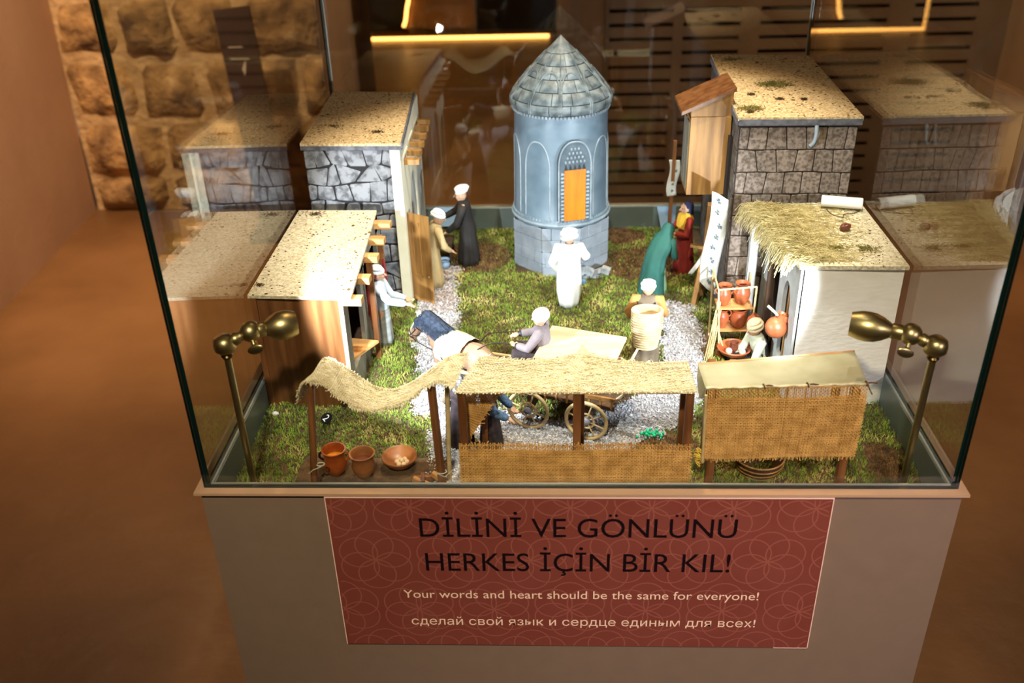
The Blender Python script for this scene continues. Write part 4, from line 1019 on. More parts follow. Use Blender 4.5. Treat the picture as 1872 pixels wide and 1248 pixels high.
part('burlap_panel', weave(panel2, 126, 34, .00098, .0008, (.005, 0, .002, .002), miss=lambda v: .01 < v < .07, seed=7), 'burlap', s2, kind='stuff')
part('panel_backing', MB().sheet(lambda u, v: panel2(u, lerp(.1, 1, v))+V(0, .0016, 0), 30, 6), 'burlap_dark', s2)
def curt(u, v): return V(lerp(.352, .352+.058*(1-v*.96), u), .088, lerp(.112, .030, v)-.012*u*v)
part('side_curtain', weave(curt, 24, 24, .0009, .0007, (0, .004, 0, .006), seed=9), 'burlap', s2, kind='stuff')

# ---- right stall
s3 = thing('covered_stall', (.78, .10, GZ), 'market stall with canvas top and hanging burlap front, front right', 'market stall')
for x, y in ((.688, .064), (.868, .064), (.692, .135), (.872, .148)):
    part('post', MB().beam((x, y, GZ), (x, y, .116), .011, .010), 'wood_red', s3, bevel=.0006)
def top3(u, v): return V(lerp(lerp(.6715, .8790, u), lerp(.6700, .8870, u), v), lerp(.055, .118+.026*u, v), lerp(.1225+.006*u, .120+.004*u, v)-.003*math.sin(PI*v)*math.sin(PI*u)+.0008*noise.noise(V(u*9, v*5, 1)))
part('canvas_top', MB().sheet(top3, 30, 12), 'canvas', s3, smooth=True, solid=.0009, ang=0)
part('canvas_flap', MB().add([top3(0, 1), top3(0, .5), top3(0, 0), V(.671, .056, .105), V(.668, .075, .092), V(.667, .10, .108)], [(0, 1, 5), (1, 4, 5), (1, 2, 4), (2, 3, 4)]), 'canvas', s3, solid=.0008)
mb = MB()
pts = [top3(i/24, 0)+V(0, -.001, .0008*math.sin(i*2.1)) for i in range(25)]; mb.tube(pts, .0017, 6)
part('front_hem', mb, 'straw', s3, smooth=True)
part('rear_rail', MB().tube([top3(0, 1), top3(.5, 1), top3(1, 1)], .0017, 6), 'wood_orange', s3, smooth=True)
mb = MB()
for u in (.36, .63, .99):
    p = top3(u, 0); mb.torus(p+V(0, -.001, .0005), .0032, .0009, (1, .2, .3), 10, 5); mb.tube([p, p+V(.006, -.003, .003), p+V(.014, -.001, .0005)], .0010, 4)
mb.tube([top3(1, 0), top3(1, 0)+V(.003, 0, -.008), top3(1, 0)+V(.008, 0, -.017)], .0011, 4)
part('vine_tie', mb, 'wood_board', s3, kind='stuff')
def panel3(u, v): return V(lerp(.6740, .8790, u)+.003*v*(1-u), .0545-.004*math.sin(PI*v)+.003*v+.0015*math.sin(u*7+v*3), lerp(.1195+.006*u, .006+.004*u, v))
part('burlap_front', weave(panel3, 84, 46, .00098, .0008, (.003, .006, .003, .002), miss=lambda v: .02 < v < .125, seed=17), 'burlap', s3, kind='stuff')
part('front_backing', MB().sheet(lambda u, v: panel3(lerp(.01, .99, u), lerp(.15, .985, v))+V(0, .0020, 0), 20, 8), 'burlap_dark', s3)
part('prop_stick', MB().tube([(.671, .047, .116), (.6735, .044, .01)], .0020, 8), 'wheel_wood', s3, smooth=True)
mb = MB(); r3 = random.Random(3)
for i in range(10):
    p = V(.668+r3.uniform(-.003, .003), .052+r3.uniform(-.004, .004), .012+r3.uniform(-.01, .01)); mb.torus(p, r3.uniform(.003, .006), .0005, (r3.random(), r3.random(), r3.random()), 14, 4)
part('raffia_knot', mb, 'cloth_yellow', s3, kind='stuff')
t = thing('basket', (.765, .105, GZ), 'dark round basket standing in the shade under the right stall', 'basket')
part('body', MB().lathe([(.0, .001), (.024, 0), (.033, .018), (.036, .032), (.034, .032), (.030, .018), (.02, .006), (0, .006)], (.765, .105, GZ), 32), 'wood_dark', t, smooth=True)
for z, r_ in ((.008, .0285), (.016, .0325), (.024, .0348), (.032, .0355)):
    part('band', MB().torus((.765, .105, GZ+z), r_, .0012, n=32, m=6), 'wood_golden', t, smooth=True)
mb = MB(); r3 = random.Random(9)
for i in range(34): mb.ball((.6190+r3.gauss(0, .010), .190+r3.gauss(0, .004), GZ+.006+abs(r3.gauss(0, .004))), r3.uniform(.0013, .0030), 8, 6)
single('bead_bunch', mb, 'green_bead', 'bunch of shiny bright green beads on the moss behind the centre stall', 'beads', smooth=True, kind='stuff')

# ================================================================== CART
CO = V(.496, .257, GZ); FW = V(-.947, .322, 0).normalized(); FV = V(.322, .947, 0).normalized()
cart = thing('cart', (CO.x, CO.y, CO.z), 'four-wheeled wooden cart with pale spoked wheels behind the horse', 'cart')
def CP(u, v, z): return CO+FW*u+FV*v+V(0, 0, z)
def cbox(mb, u0, u1, v0, v1, z0, z1):
    q = [(u1, v0), (u0, v0), (u0, v1), (u1, v1)]
    return mb.hexa([CP(a, b, z0) for a, b in q], [CP(a, b, z1) for a, b in q])
part('bed', cbox(MB(), -.085, .062, -.043, .070, .050, .056), 'wood_dark', cart)
for v0 in (-.045, .068):
    rl = part('side_rail', cbox(MB(), -.087, .064, v0, v0+.004, .066, .072).v and cbox(MB(), -.087, .064, v0, v0+.004, .066, .072), 'wood_golden', cart)
    for i in range(9):
        u = -.083+i*.0175
        part('stave', cbox(MB(), u, u+.003, v0, v0+.004, .050, .070), 'wood_golden', rl)
part('axle', MB().tube([CP(.0465, -.058, .034), CP(.0465, .088, .034)], .003, 8), 'wood_dark', cart)
part('axle', MB().tube([CP(-.0465, -.058, .034), CP(-.0465, .088, .034)], .003, 8), 'wood_dark', cart)
part('bolster', cbox(MB(), .040, .053, -.045, .072, .034, .050), 'wood_dark', cart); part('bolster', cbox(MB(), -.053, -.040, -.045, .072, .034, .050), 'wood_dark', cart)
part('seat_board', cbox(MB(), .040, .068, -.01, .068, .072, .077), 'wood_red', cart)
for s_ in (-.028, .050): part('shaft', MB().tube(spline([CP(.055, s_+.002, .054), CP(.10, s_, .056), CP(.16, s_*.9+.0, .058), CP(.225, s_*.8+.004, .060)], 4), .0030, 8), 'wheel_wood', cart, smooth=True)
for u in (-.0465, .0465):
    for v0 in (-.058, .088):
        c = CP(u, v0, .034)
        wh = part('wheel', MB().torus(c, .0315, .0030, FV, 40, 8), 'wheel_wood', cart, smooth=True)
        part('inner_ring', MB().torus(c, .0125, .0016, FV, 28, 6), 'wheel_wood', wh, smooth=True)
        part('hub', MB().lathe([(0, -.008), (.004, -.0075), (.0065, -.004), (.0072, 0), (.0065, .004), (.003, .007), (0, .007)], c, 20, axis=FV), 'grey_stone', wh, smooth=True)
        for k in range(8):
            a = 2*PI*k/8+.3; d = FW*math.cos(a)+V(0, 0, math.sin(a)); part('spoke', MB().tube([c+d*.006, c+d*.031], .00125, 6), 'wheel_wood', wh)
for sgn in (0, 1):
    part('tail_stake', MB().beam(CP(-.078, -.030+.06*sgn, .055), CP(-.118, -.034+.065*sgn, .100), .010, .0022), 'wood_pale', cart)
chest = thing('chest', tuple(CP(-.012, .030, .056)), 'pale wooden chest with a slanted lid riding on the cart', 'chest')
part('box', cbox(MB(), -.066, .048, -.006, .064, .0562, .088), 'wood_orange', chest)
part('lid', MB().hexa([CP(.052, -.012, .100), CP(-.072, -.012, .100), CP(-.072, .074, .108), CP(.052, .074, .108)], [CP(.052, -.012, .105), CP(-.072, -.012, .105), CP(-.072, .074, .113), CP(.052, .074, .113)]), 'wood_pale', chest, bevel=.0005)
part('front_board', MB().hexa([CP(.048, -.008, .0565), CP(-.068, -.008, .0565), CP(-.068, -.005, .0565), CP(.048, -.005, .0565)], [CP(.050, -.010, .100), CP(-.070, -.010, .100), CP(-.070, -.007, .100), CP(.050, -.007, .100)]), 'wood_orange', chest)
part('end_board', MB().hexa([CP(-.070, .004, .060), CP(-.074, .004, .060), CP(-.074, .060, .060), CP(-.070, .060, .060)], [CP(-.092, -.002, .104), CP(-.096, -.002, .104), CP(-.096, .058, .104), CP(-.092, .058, .104)]), 'wood_pale', chest)

# ================================================================== FIGURES
def hand(mb, wpos, d, side, flat, s=1.0, curl=.5):
    d = d.normalized(); side = (side-d*side.dot(d)).normalized(); nrm = side.cross(d)*flat
    rot = Matrix((side, nrm, d)).transposed()
    mb.ball(wpos+d*.030*s, (.026*s, .014*s, .034*s), 12, 8, rot)
    for i, (o, L) in enumerate(((-.0195, .036), (-.0065, .043), (.0065, .040), (.0195, .031))):
        p = wpos+d*.048*s+side*o*s; q = p+(d+side*o*4)*L*.5*s-nrm*curl*.010*s; e = q+(d-nrm*curl)*L*.55*s
        mb.tube([p-d*.02*s, p, q, e], [.0078*s, .0078*s, .0072*s, .0064*s], 7, 'round')
    p = wpos+d*.018*s-side*.020*s; q = p+(d*.8-side*.9)*.022*s; mb.tube([p, q, q+(d*1.0-nrm*.3)*.020*s], [.0095*s, .0088*s, .0075*s], 7, 'round')
def figure(label, loc, h, rz, robe_m, skin='skin', arms=None, sleeve_m=None, hat=('turban', 'cloth_white'), bend=0, seated=False, robe=None,
           group=None, tilt=0, belt=None, legs_m=None, hat_s=1.14, fold=.06, vox=.0062, sleeve_r=.046, name='figurine'):
    t = thing(name, loc, label, 'figurine', group, rz)
    def BF(v):
        v = Vector(v); hz = .50; z = v.z
        a = bend*max(0, min(1, (z-.40)/.22))
        if a: c_, s_ = math.cos(a), math.sin(a); y, zz = v.y, z-hz; v = V(v.x, y*c_-zz*s_, hz+y*s_+zz*c_) if z > .40 else v
        return v
    def out(mb): 
        off = .47 if seated else 0
        return mb.map(lambda v: V(v.x, v.y, v.z-off)*h)
    b = MB(); up = MB()
    up.tube([(0, 0, .46), (0, .005, .56), (0, 0, .68), (0, 0, .78)], [.072, .064, .066, .060], 14, 'round')
    up.tube([(-.095, 0, .780), (.095, 0, .780)], [.034, .034], 10, 'round')
    up.tube([(0, 0, .79), (0, -.005, .86)], [.036, .033], 10, 'round')
    hc = V(0, -.012, .905)
    up.ball(hc, (.060, .068, .078), 18, 14); up.ball(hc+V(0, -.018, -.038), (.044, .046, .040), 14, 10)
    up.tube([hc+V(0, -.062, .012), hc+V(0, -.082, -.014)], [.009, .014], 8, 'round')
    for s_ in (-1, 1): up.ball(hc+V(s_*.062, .004, -.004), (.010, .016, .022), 8, 6); up.ball(hc+V(s_*.026, -.050, -.018), (.018, .016, .016), 8, 6); up.tube([hc+V(s_*.012, -.062, .022), hc+V(s_*.042, -.050, .020)], .008, 6, 'round')
    arms = arms or {}
    A = {}
    for s_ in (-1, 1):     # -1 is the figure's right hand
        ed = arms.get(s_, ((s_*.175, .01, .60), (s_*.17, -.10, .47)))
        S, E_, W_ = V(s_*.115, 0, .785), V(*ed[0]), V(*ed[1]); A[s_] = (S, E_, W_)
        up.tube([S, S.lerp(E_, .5), E_, E_.lerp(W_, .5), W_], [.040, .036, .030, .027, .020], 10, 'round')
        d = (W_-E_).normalized(); sd = V(s_, 0, 0).cross(d) if abs(d.x) < .9 else V(0, 1, 0)
        sd = d.cross(V(0, 0, 1)) if abs(d.z) < .8 else V(0, 1, 0)
        hand(up, W_, d, sd*(-s_), 1, 1.15)
    up.map(BF)
    for s_ in (-1, 1):
        if seated: up.tube([(s_*.05, 0, .48), (s_*.075, -.14, .50), (s_*.085, -.27, .49), (s_*.085, -.29, .36), (s_*.085, -.28, .24)], [.062, .060, .050, .042, .032], 10, 'round'); up.ball((s_*.085, -.32, .225), (.032, .062, .028), 10, 8)
        else: up.tube([(s_*.048, 0, .47), (s_*.05, -.005, .28), (s_*.05, 0, .05)], [.066, .052, .030], 10, 'round'); up.ball((s_*.05, -.035, .022), (.030, .058, .022), 10, 8)
    body = part('body', out(remesh(up, vox, 3)), skin, t, local=True, smooth=True, ang=0)
    ey = MB()
    for s_ in (-1, 1): ey.ball(hc+V(s_*.023, -.0615, .006), (.0085, .006, .0065), 8, 6)
    part('eyes', out(ey.map(BF)), 'eye', body, local=True, smooth=True)
    part('mouth', out(MB().ball(hc+V(0, -.0665, -.043), (.016, .006, .005), 8, 6).map(BF)), 'lip', body, local=True, smooth=True)
    ph = R.uniform(0, 6)
    fo = lambda i, an: 0
    if seated: rg_ = [(0, 0, .455, .125, .11), (0, 0, .50, .118, .10), (0, 0, .60, .105, .085), (0, 0, .70, .120, .082), (0, 0, .775, .132, .075), (0, 0, .815, .085, .062), (0, 0, .84, .045, .044)]
    else: rg_ = robe or [(0, 0, .012, .150, .132), (0, 0, .10, .147, .128), (0, 0, .22, .138, .118), (0, 0, .34, .128, .106), (0, 0, .44, .120, .098), (0, 0, .52, .112, .090), (0, 0, .62, .104, .082), (0, 0, .71, .118, .080), (0, 0, .775, .132, .074), (0, 0, .815, .088, .062), (0, 0, .845, .045, .044)]
    nR = len(rg_)
    def fold_f(i, an):
        a = fold*max(0, 1-i/(nR*.6)); return a*math.sin(an*9+ph)+a*.6*math.sin(an*5+ph*2+i*.3)
    robe_mb = MB().rings(rg_, 54, False, fold_f)
    part('robe', out(robe_mb.map(BF)), robe_m, body, local=True, smooth=True, solid=.0006, ang=0)
    sm = sleeve_m or robe_m
    for s_ in (-1, 1):
        S, E_, W_ = A[s_]; q = E_.lerp(W_, .82)
        part('sleeve', out(MB().tube([S.lerp(V(0, 0, .77), .25), S+V(s_*.008, 0, .004), S.lerp(E_, .5), E_, E_.lerp(W_, .4), q], [sleeve_r*1.05, sleeve_r*1.2, sleeve_r*1.02, sleeve_r*.98, sleeve_r*.9, sleeve_r*.82], 14, 'round').map(BF)), sm, body, local=True, smooth=True, ang=0)
    if seated or legs_m:
        for s_ in (-1, 1):
            if seated:
                part('trouser_leg', out(MB().tube([(s_*.05, .0, .485), (s_*.075, -.14, .505), (s_*.085, -.275, .495), (s_*.085, -.295, .37), (s_*.085, -.285, .29)], [.078, .074, .064, .054, .048], 12, 'round')), legs_m or robe_m, body, local=True, smooth=True, ang=0)
                part('boot', out(MB().tube([(s_*.085, -.285, .32), (s_*.085, -.285, .235), (s_*.085, -.37, .222)], [.044, .040, .034], 10, 'round')), 'leather', body, local=True, smooth=True, ang=0)
    if hat:
        kind, hm = hat; s_h = hat_s; top = hc+V(0, .010, .036)
        if kind == 'turban':
            mb = MB().ball(top+V(0, .004, .020*s_h), (.066*s_h, .070*s_h, .050*s_h), 20, 12)
            for i, (dz, r_, tl) in enumerate(((-.008, .062, .25), (.008, .064, -.15), (.024, .058, .30), (.038, .046, -.2), (.050, .030, .1))):
                mb.torus(top+V(0, .004, dz*s_h), r_*s_h, .0165*s_h, (math.sin(tl), -.12, 1), 28, 8, 1, 1.08)
            part('turban', out(mb.map(BF)), hm, body, local=True, smooth=True, ang=0)
        elif kind == 'cap':
            mb = MB().rings([(0, .005, hc.z+.035, .062, .068), (0, .008, hc.z+.060, .078, .084), (0, .012, hc.z+.085, .085, .090), (0, .016, hc.z+.105, .065, .070), (0, .018, hc.z+.115, .02, .02)], 26, True)
            mb.torus((0, .003, hc.z+.038), .060, .012, (0, -.1, 1), 26, 8, 1, 1.1)
            part('cap', out(mb.map(BF)), hm, body, local=True, smooth=True, ang=0)
        elif kind == 'scarf':
            mb = MB().rings([(0, .024, hc.z-.115, .088, .060), (0, .024, hc.z-.07, .074, .062), (0, .020, hc.z-.02, .070, .066), (0, .016, hc.z+.03, .072, .072), (0, .014, hc.z+.07, .056, .060), (0, .012, hc.z+.090, .022, .025)], 28, True, lambda i, an: .04*math.sin(an*7+i))
            part('head_scarf', out(mb.map(BF)), hm, body, local=True, smooth=True, ang=0)
    t['_h'] = h
    return t, body, BF, out
def extra(fig, name, mb, m, h, BFf, seated=False, smooth=True, kind=None, label=None):
    mb.map(BFf); off = .47 if seated else 0; mb.map(lambda v: V(v.x, v.y, v.z-off)*h)
    return part(name, mb, m, fig, local=True, smooth=smooth, ang=0, kind=kind, label=label)

# white robed man, back to us
f, b_, BF, out = figure('figurine in a glowing white robe and turban seen from behind before the tower', (.503, .622, GZ), .158, PI, 'cloth_white',
    arms={-1: ((-.20, -.03, .66), (-.17, -.13, .60)), 1: ((.20, .0, .60), (.13, -.09, .44))}, hat_s=1.38, sleeve_r=.055,
    robe=[(0, 0, .03, .115, .100), (0, 0, .10, .13, .115), (0, 0, .22, .150, .125), (0, 0, .34, .150, .12), (0, 0, .44, .145, .112), (0, 0, .52, .140, .10), (0, 0, .62, .132, .095), (0, 0, .71, .138, .09), (0, 0, .775, .142, .080), (0, 0, .815, .095, .066), (0, 0, .845, .05, .048)], fold=.03)
# basket bearer
f, b_, BF, out = figure('figurine in a brown robe with ochre sleeves carrying a basket on his back', (.630, .412, GZ), .158, PI-.12, 'cloth_brown',
    arms={-1: ((-.185, -.05, .60), (-.13, -.15, .66)), 1: ((.20, -.01, .62), (.19, -.13, .50))}, sleeve_m='cloth_ochre', hat_s=1.05)
BZ = .022
t = thing('carrying_basket', (.625, .374, -.006), 'tall pale wicker basket strapped on the back of the brown robed figurine', 'basket')
bx, by = .626, .3745
part('body', MB().rings([(bx, by, BZ-.026, .010, .008), (bx, by, BZ-.023, .0185, .014), (bx, by, BZ-.005, .0225, .017), (bx, by, BZ+.020, .0240, .018), (bx, by, BZ+.047, .0250, .019), (bx, by, BZ+.047, .0228, .0168), (bx, by, BZ+.03, .0215, .016)], 32, True), 'wicker', t, smooth=True)
for i in range(15):
    z = BZ-.021+i*.0048; r_ = lerp(.0190, .0255, min(1, i/8)); part('withy', MB().torus((bx, by, z), r_, .0012, n=28, m=5, sy=.76), 'wicker', t, smooth=True)
part('strap', MB().tube(spline([(bx-.014, by+.017, .067), (bx-.014, by+.035, .066), (bx-.016, by+.052, .055), (bx-.018, by+.055, .02)], 4), .0014, 6), 'leather', t, smooth=True)
part('strap', MB().tube(spline([(bx+.014, by+.017, .067), (bx+.016, by+.035, .066), (bx+.02, by+.052, .055), (bx+.022, by+.055, .02)], 4), .0014, 6), 'leather', t, smooth=True)
# green cloaked woman
f, b_, BF, out = figure('figurine of a woman in a long dark green cloak bending toward the cloth seller', (.672, .672, GZ), .150, PI*.72, 'cloth_mint', bend=.50,
    arms={-1: ((-.17, -.10, .62), (-.12, -.22, .56)), 1: ((.17, -.10, .62), (.12, -.20, .50))}, hat=('scarf', 'cloth_navy'), sleeve_m='cloth_green')
extra(b_, 'cloak', MB().rings([(0, .085, .03, .205, .125), (0, .075, .14, .20, .12), (0, .065, .28, .185, .115), (0, .05, .42, .165, .11), (0, .035, .56, .155, .105), (0, .025, .70, .160, .098), (0, .02, .79, .145, .085), (0, .02, .86, .09, .075), (0, .022, .93, .082, .080), (0, .022, .985, .055, .055)], 44, False, lambda i, an: .05*math.sin(an*8)*(1-i/10)), 'cloth_green', .150, BF)
# cloth seller
f, b_, BF, out = figure('figurine in a red dress, yellow collar and navy headscarf among hanging cloths', (.738, .770, GZ), .155, -PI*.42, 'cloth_red',
    arms={-1: ((-.18, -.06, .60), (-.12, -.18, .60)), 1: ((.18, -.06, .60), (.12, -.18, .62))}, hat=('scarf', 'cloth_navy'))
extra(b_, 'yellow_collar', MB().rings([(0, -.02, .66, .135, .095), (0, -.015, .73, .150, .095), (0, -.01, .79, .150, .088), (0, 0, .84, .09, .07), (0, 0, .87, .05, .05)], 30, False, lambda i, an: .05*math.sin(an*9)), 'cloth_yellow', .155, BF)
# black robed man
f, b_, BF, out = figure('black robed figurine in a white cap at a low table by the rear glass', (.296, .820, GZ), .172, -PI*.5, 'cloth_black', bend=.12,
    arms={-1: ((-.15, -.12, .66), (-.08, -.27, .62)), 1: ((.15, -.10, .60), (.10, -.24, .48))}, hat=('cap', 'cloth_white'), hat_s=1.0)
t = thing('low_table', (.238, .845, GZ), 'small dark low table beside the black robed figurine', 'table')
part('table_top', MB().box(.212, .822, GZ+.040, .262, .868, GZ+.046), 'wood_dark', t, bevel=.0006)
for x in (.217, .257):
    for y in (.827, .863): part('leg', MB().box(x-.003, y-.003, GZ, x+.003, y+.003, GZ+.040), 'wood_dark', t)
jar('small dark jug standing on the low table of the black robed figurine', (.234, .845, GZ+.046), .022, .009, 'pot_dark', handles=1)
jar('small blue grey pot on the ground before the low table', (.245, .800, GZ), .020, .012, 'pale_blue', name='small_pot')
# tan robed man behind the door
f, b_, BF, out = figure('figurine in a tan robe and white turban stooping behind the open door', (.232, .722, GZ), .160, PI*.6, 'cloth_tan', bend=.25,
    arms={-1: ((-.16, -.10, .60), (-.10, -.22, .50)), 1: ((.17, -.10, .60), (.12, -.22, .44))})
# red scarf man
f, b_, BF, out = figure('figurine in light blue shirt and grey striped skirt with a long red scarf', (.168, .476, GZ), .158, PI*.5, 'cloth_greystripe', sleeve_m='cloth_lightblue',
    arms={-1: ((-.16, -.13, .65), (-.13, -.31, .60)), 1: ((.15, -.10, .58), (.10, -.27, .55))}, hat_s=1.0, sleeve_r=.048,
    robe=[(0, 0, .012, .118, .112), (0, 0, .10, .117, .110), (0, 0, .22, .112, .106), (0, 0, .34, .108, .10), (0, 0, .44, .102, .094), (0, 0, .50, .100, .088), (0, 0, .56, .100, .086)])
extra(b_, 'shirt', MB().rings([(0, 0, .50, .106, .093), (0, 0, .60, .108, .086), (0, 0, .71, .122, .084), (0, 0, .775, .136, .078), (0, 0, .815, .090, .064), (0, 0, .845, .047, .046)], 36, False), 'cloth_lightblue', .158, BF)
extra(b_, 'red_scarf', MB().tube(spline([(-.05, .03, .93), (-.075, .06, .86), (-.10, .085, .74), (-.11, .100, .58), (-.10, .105, .42), (-.09, .10, .30)], 4), [.028]*5+[.036]*5+[.044]*6+[.040]*5, 10, 'round').map(lambda v: V(v.x, v.y, v.z)), 'cloth_red', .158, BF)
# woman inside the centre stall
f, b_, BF, out = figure('figurine in a dark plaid skirt with a blue sleeve inside the centre stall', (.378, .165, GZ), .132, PI*.42, 'cloth_plaid', sleeve_m='cloth_blue',
    arms={-1: ((-.17, -.10, .62), (-.11, -.24, .52)), 1: ((.18, -.08, .60), (.16, -.20, .50))}, hat=('scarf', 'cloth_plaid'), sleeve_r=.056)
f, b_, BF, out = figure('small figurine in a brown coat and grey patterned headscarf left of the centre stall', (.334, .172, GZ), .128, PI*.9, 'cloth_plaid', sleeve_m='cloth_brown',
    hat=('scarf', 'scarf_patterned'))
# driver
DH = .150
f, b_, BF, out = figure('seated figurine in a lavender coat and white turban driving the cart', tuple(CP(.052, .030, .082)), DH, -PI*.5-.33+.1, 'cloth_lavender', seated=True, bend=.05,
    arms={-1: ((-.16, -.12, .66), (-.09, -.27, .66)), 1: ((.16, -.12, .62), (.07, -.26, .60))}, hat_s=1.12, legs_m='cloth_plaid', sleeve_r=.050)
for s_, (e_, w_) in {-1: ((-.16, -.12, .66), (-.09, -.27, .66)), 1: ((.16, -.12, .62), (.07, -.26, .60))}.items():
    extra(b_, 'cuff', MB().tube([V(*e_).lerp(V(*w_), .45), V(*e_).lerp(V(*w_), .95)], [.044, .036], 12, 'round'), 'glove', DH, BF, seated=True)
# potter
PH = .150
f, b_, BF, out = figure('seated potter figurine in a pale sage shirt, beige turban and dark vest', (.824, .400, GZ+.012), PH, -PI*.42, 'cloth_sage', seated=True, bend=.25,
    arms={-1: ((-.16, -.14, .60), (-.07, -.28, .56)), 1: ((.16, -.14, .60), (.07, -.27, .54))}, hat=('turban', 'cloth_beige'), legs_m='cloth_black', skin='skin_tan', name='figurine')
for o in (b_,):
    pass
extra(b_, 'vest', MB().rings([(0, .012, .50, .114, .096), (0, .012, .60, .110, .090), (0, .012, .71, .120, .086), (0, .010, .77, .122, .078), (0, .005, .80, .09, .07)], 30, False), 'cloth_plaid', PH, BF, seated=True)

# ================================================================== HORSE
HA = math.atan2(.11, -.142)
hs = thing('horse', (.312, .350, GZ), 'brown horse with a thick dark blue mane and cream fleece saddle cloth', 'horse', rz=HA)
hm_ = MB()
hm_.tube([(-.066, 0, .064), (-.048, 0, .066), (-.015, 0, .062), (.018, 0, .063), (.036, 0, .066)], [.019, .0235, .0235, .0225, .018], 16, 'round')
hm_.tube([(.026, 0, .068), (.048, 0, .079), (.066, 0, .090)], [.0190, .0140, .0105], 14, 'round')
hm_.tube([(.064, 0, .092), (.079, 0, .088), (.093, 0, .070), (.101, 0, .056)], [.0105, .0110, .0085, .0070], 12, 'round')
hm_.ball((.102, 0, .054), (.0075, .0068, .0070), 10, 8)
for s_ in (-1, 1):
    hm_.tube([(.068, s_*.006, .099), (.067, s_*.008, .108)], [.0035, .0016], 7, 'round')
    hm_.tube([(.030, s_*.0115, .056), (.032, s_*.0125, .034), (.030, s_*.012, .028), (.030, s_*.012, .010)], [.0105, .0062, .0056, .0042], 10, 'round')
    hm_.tube([(.030, s_*.012, .008), (.033, s_*.012, .003)], [.0055, .0060], 8, 'round')
    hm_.tube([(-.054, s_*.0115, .060), (-.044, s_*.0125, .040), (-.058, s_*.012, .026), (-.054, s_*.012, .009)], [.0150, .0082, .0054, .0042], 10, 'round')
    hm_.tube([(-.054, s_*.012, .008), (-.050, s_*.012, .003)], [.0055, .0060], 8, 'round')
hb_ = part('body', remesh(hm_, .0011, 2), 'horse_hide', hs, local=True, smooth=True, ang=0)
mn = MB(); r3 = random.Random(6)
mn.tube([(.020, 0, .082), (.042, 0, .092), (.064, 0, .102), (.076, 0, .096)], [.014, .0165, .0150, .010], 12, 'round')
for i in range(2600):
    t_ = r3.random(); a = r3.uniform(-1.5, 1.5); c_ = V(lerp(.012, .078, t_), 0, lerp(.078, .102, t_)-(.014*max(0, t_-.85)/.15)); R_ = .0145
    p = c_+V(0, math.sin(a)*R_, math.cos(a)*R_*.8); d = V(r3.uniform(-.6, .3), math.sin(a)*.9, -.5+math.cos(a)*.9).normalized()
    mn.tube([p, p+d*.004, p+d*.008+V(0, 0, -.002)], [.0007, .0006, .0003], 3)
part('mane', mn, 'horse_mane', hb_, local=True, kind='stuff')
tl = MB()
tl.tube([(-.074, 0, .070), (-.084, 0, .060), (-.088, 0, .044), (-.088, 0, .034)], [.008, .013, .013, .007], 12, 'round')
for i in range(900):
    a = r3.uniform(0, 6.28); t_ = r3.random(); p = V(-.082-.006*t_+math.cos(a)*.011, math.sin(a)*.012, lerp(.068, .036, t_)); tl.tube([p, p+V(math.cos(a)*.003, math.sin(a)*.003, -.007)], .0006, 3)
part('tail', tl, 'horse_mane', hb_, local=True, kind='stuff')
part('saddle_cloth', MB().rings([(0, 0, 0, .0245, .0270), (0, 0, .010, .0255, .0285), (0, 0, .025, .0260, .0290), (0, 0, .040, .0255, .0285), (0, 0, .050, .0245, .0270)], 40, False, lambda i, an: .03*math.sin(an*11+i)).map(lambda v: V(v.z*1.1-.032, v.y*1.12, .066+v.x*1.08)), 'fleece', hb_, local=True, smooth=True, ang=0)
part('forelock', MB().ball((.079, 0, .104), (.006, .007, .006), 10, 8).ball((.072, .006, .108), (.004, .003, .006), 8, 6), 'fleece', hb_, local=True, smooth=True)
part('face_blaze', MB().tube([(.090, 0, .088), (.099, 0, .072), (.106, 0, .060)], [.0035, .0045, .0040], 8, 'round'), 'fleece', hb_, local=True, smooth=True)
br = MB()
br.torus((.096, 0, .066), .0095, .0008, (.5, 0, -.86), 20, 5); br.torus((.080, 0, .087), .0125, .0008, (.75, 0, -.6), 20, 5)
for s_ in (-1, 1):
    br.tube([(.098, s_*.0088, .063), (.082, s_*.0118, .080)], .0007, 5); br.torus((.096, s_*.0098, .062), .0032, .0006, (0, 1, 0), 14, 5)
    br.tube(spline([(.096, s_*.0100, .061), (.070, s_*.020, .064), (.040, s_*.026, .066), (.015, s_*.028, .066)], 5), .0008, 5)
br.torus((.018, 0, .066), .0262, .0013, (1, 0, .1), 30, 6)
part('bridle', br, 'leather', hb_, local=True, smooth=True)
eb = MB()
for s_ in (-1, 1): eb.ball((.083, s_*.0100, .089), .0018, 8, 6)
part('eyes', eb, 'eye', hb_, local=True, smooth=True)
def HP(x, y, z): c_, s_ = math.cos(HA), math.sin(HA); return V(.312+x*c_-y*s_, .350+x*s_+y*c_, GZ+z)
def DP(x, y, z):
    a = -PI*.5-.33+.1; c_, s_ = math.cos(a), math.sin(a); p = V(x, y, z-.47)*DH; o = CP(.052, .030, .082); return o+V(p.x*c_-p.y*s_, p.x*s_+p.y*c_, p.z)
rr1 = spline([HP(.015, .028, .066), HP(-.02, .036, .062), DP(.06, -.60, .55), DP(.07, -.34, .60)], 6)
rr2 = spline([HP(.015, -.028, .066), HP(-.02, -.034, .070), DP(-.09, -.62, .60), DP(-.09, -.35, .66)], 6)
single('rein', MB().tube(rr1, .0009, 6), 'leather', 'thin black rein on the near side from the horse to the driver hand', 'rein', 'reins', smooth=True)
single('rein', MB().tube(rr2, .0009, 6), 'leather', 'thin black rein on the far side from the horse to the driver hand', 'rein', 'reins', smooth=True)

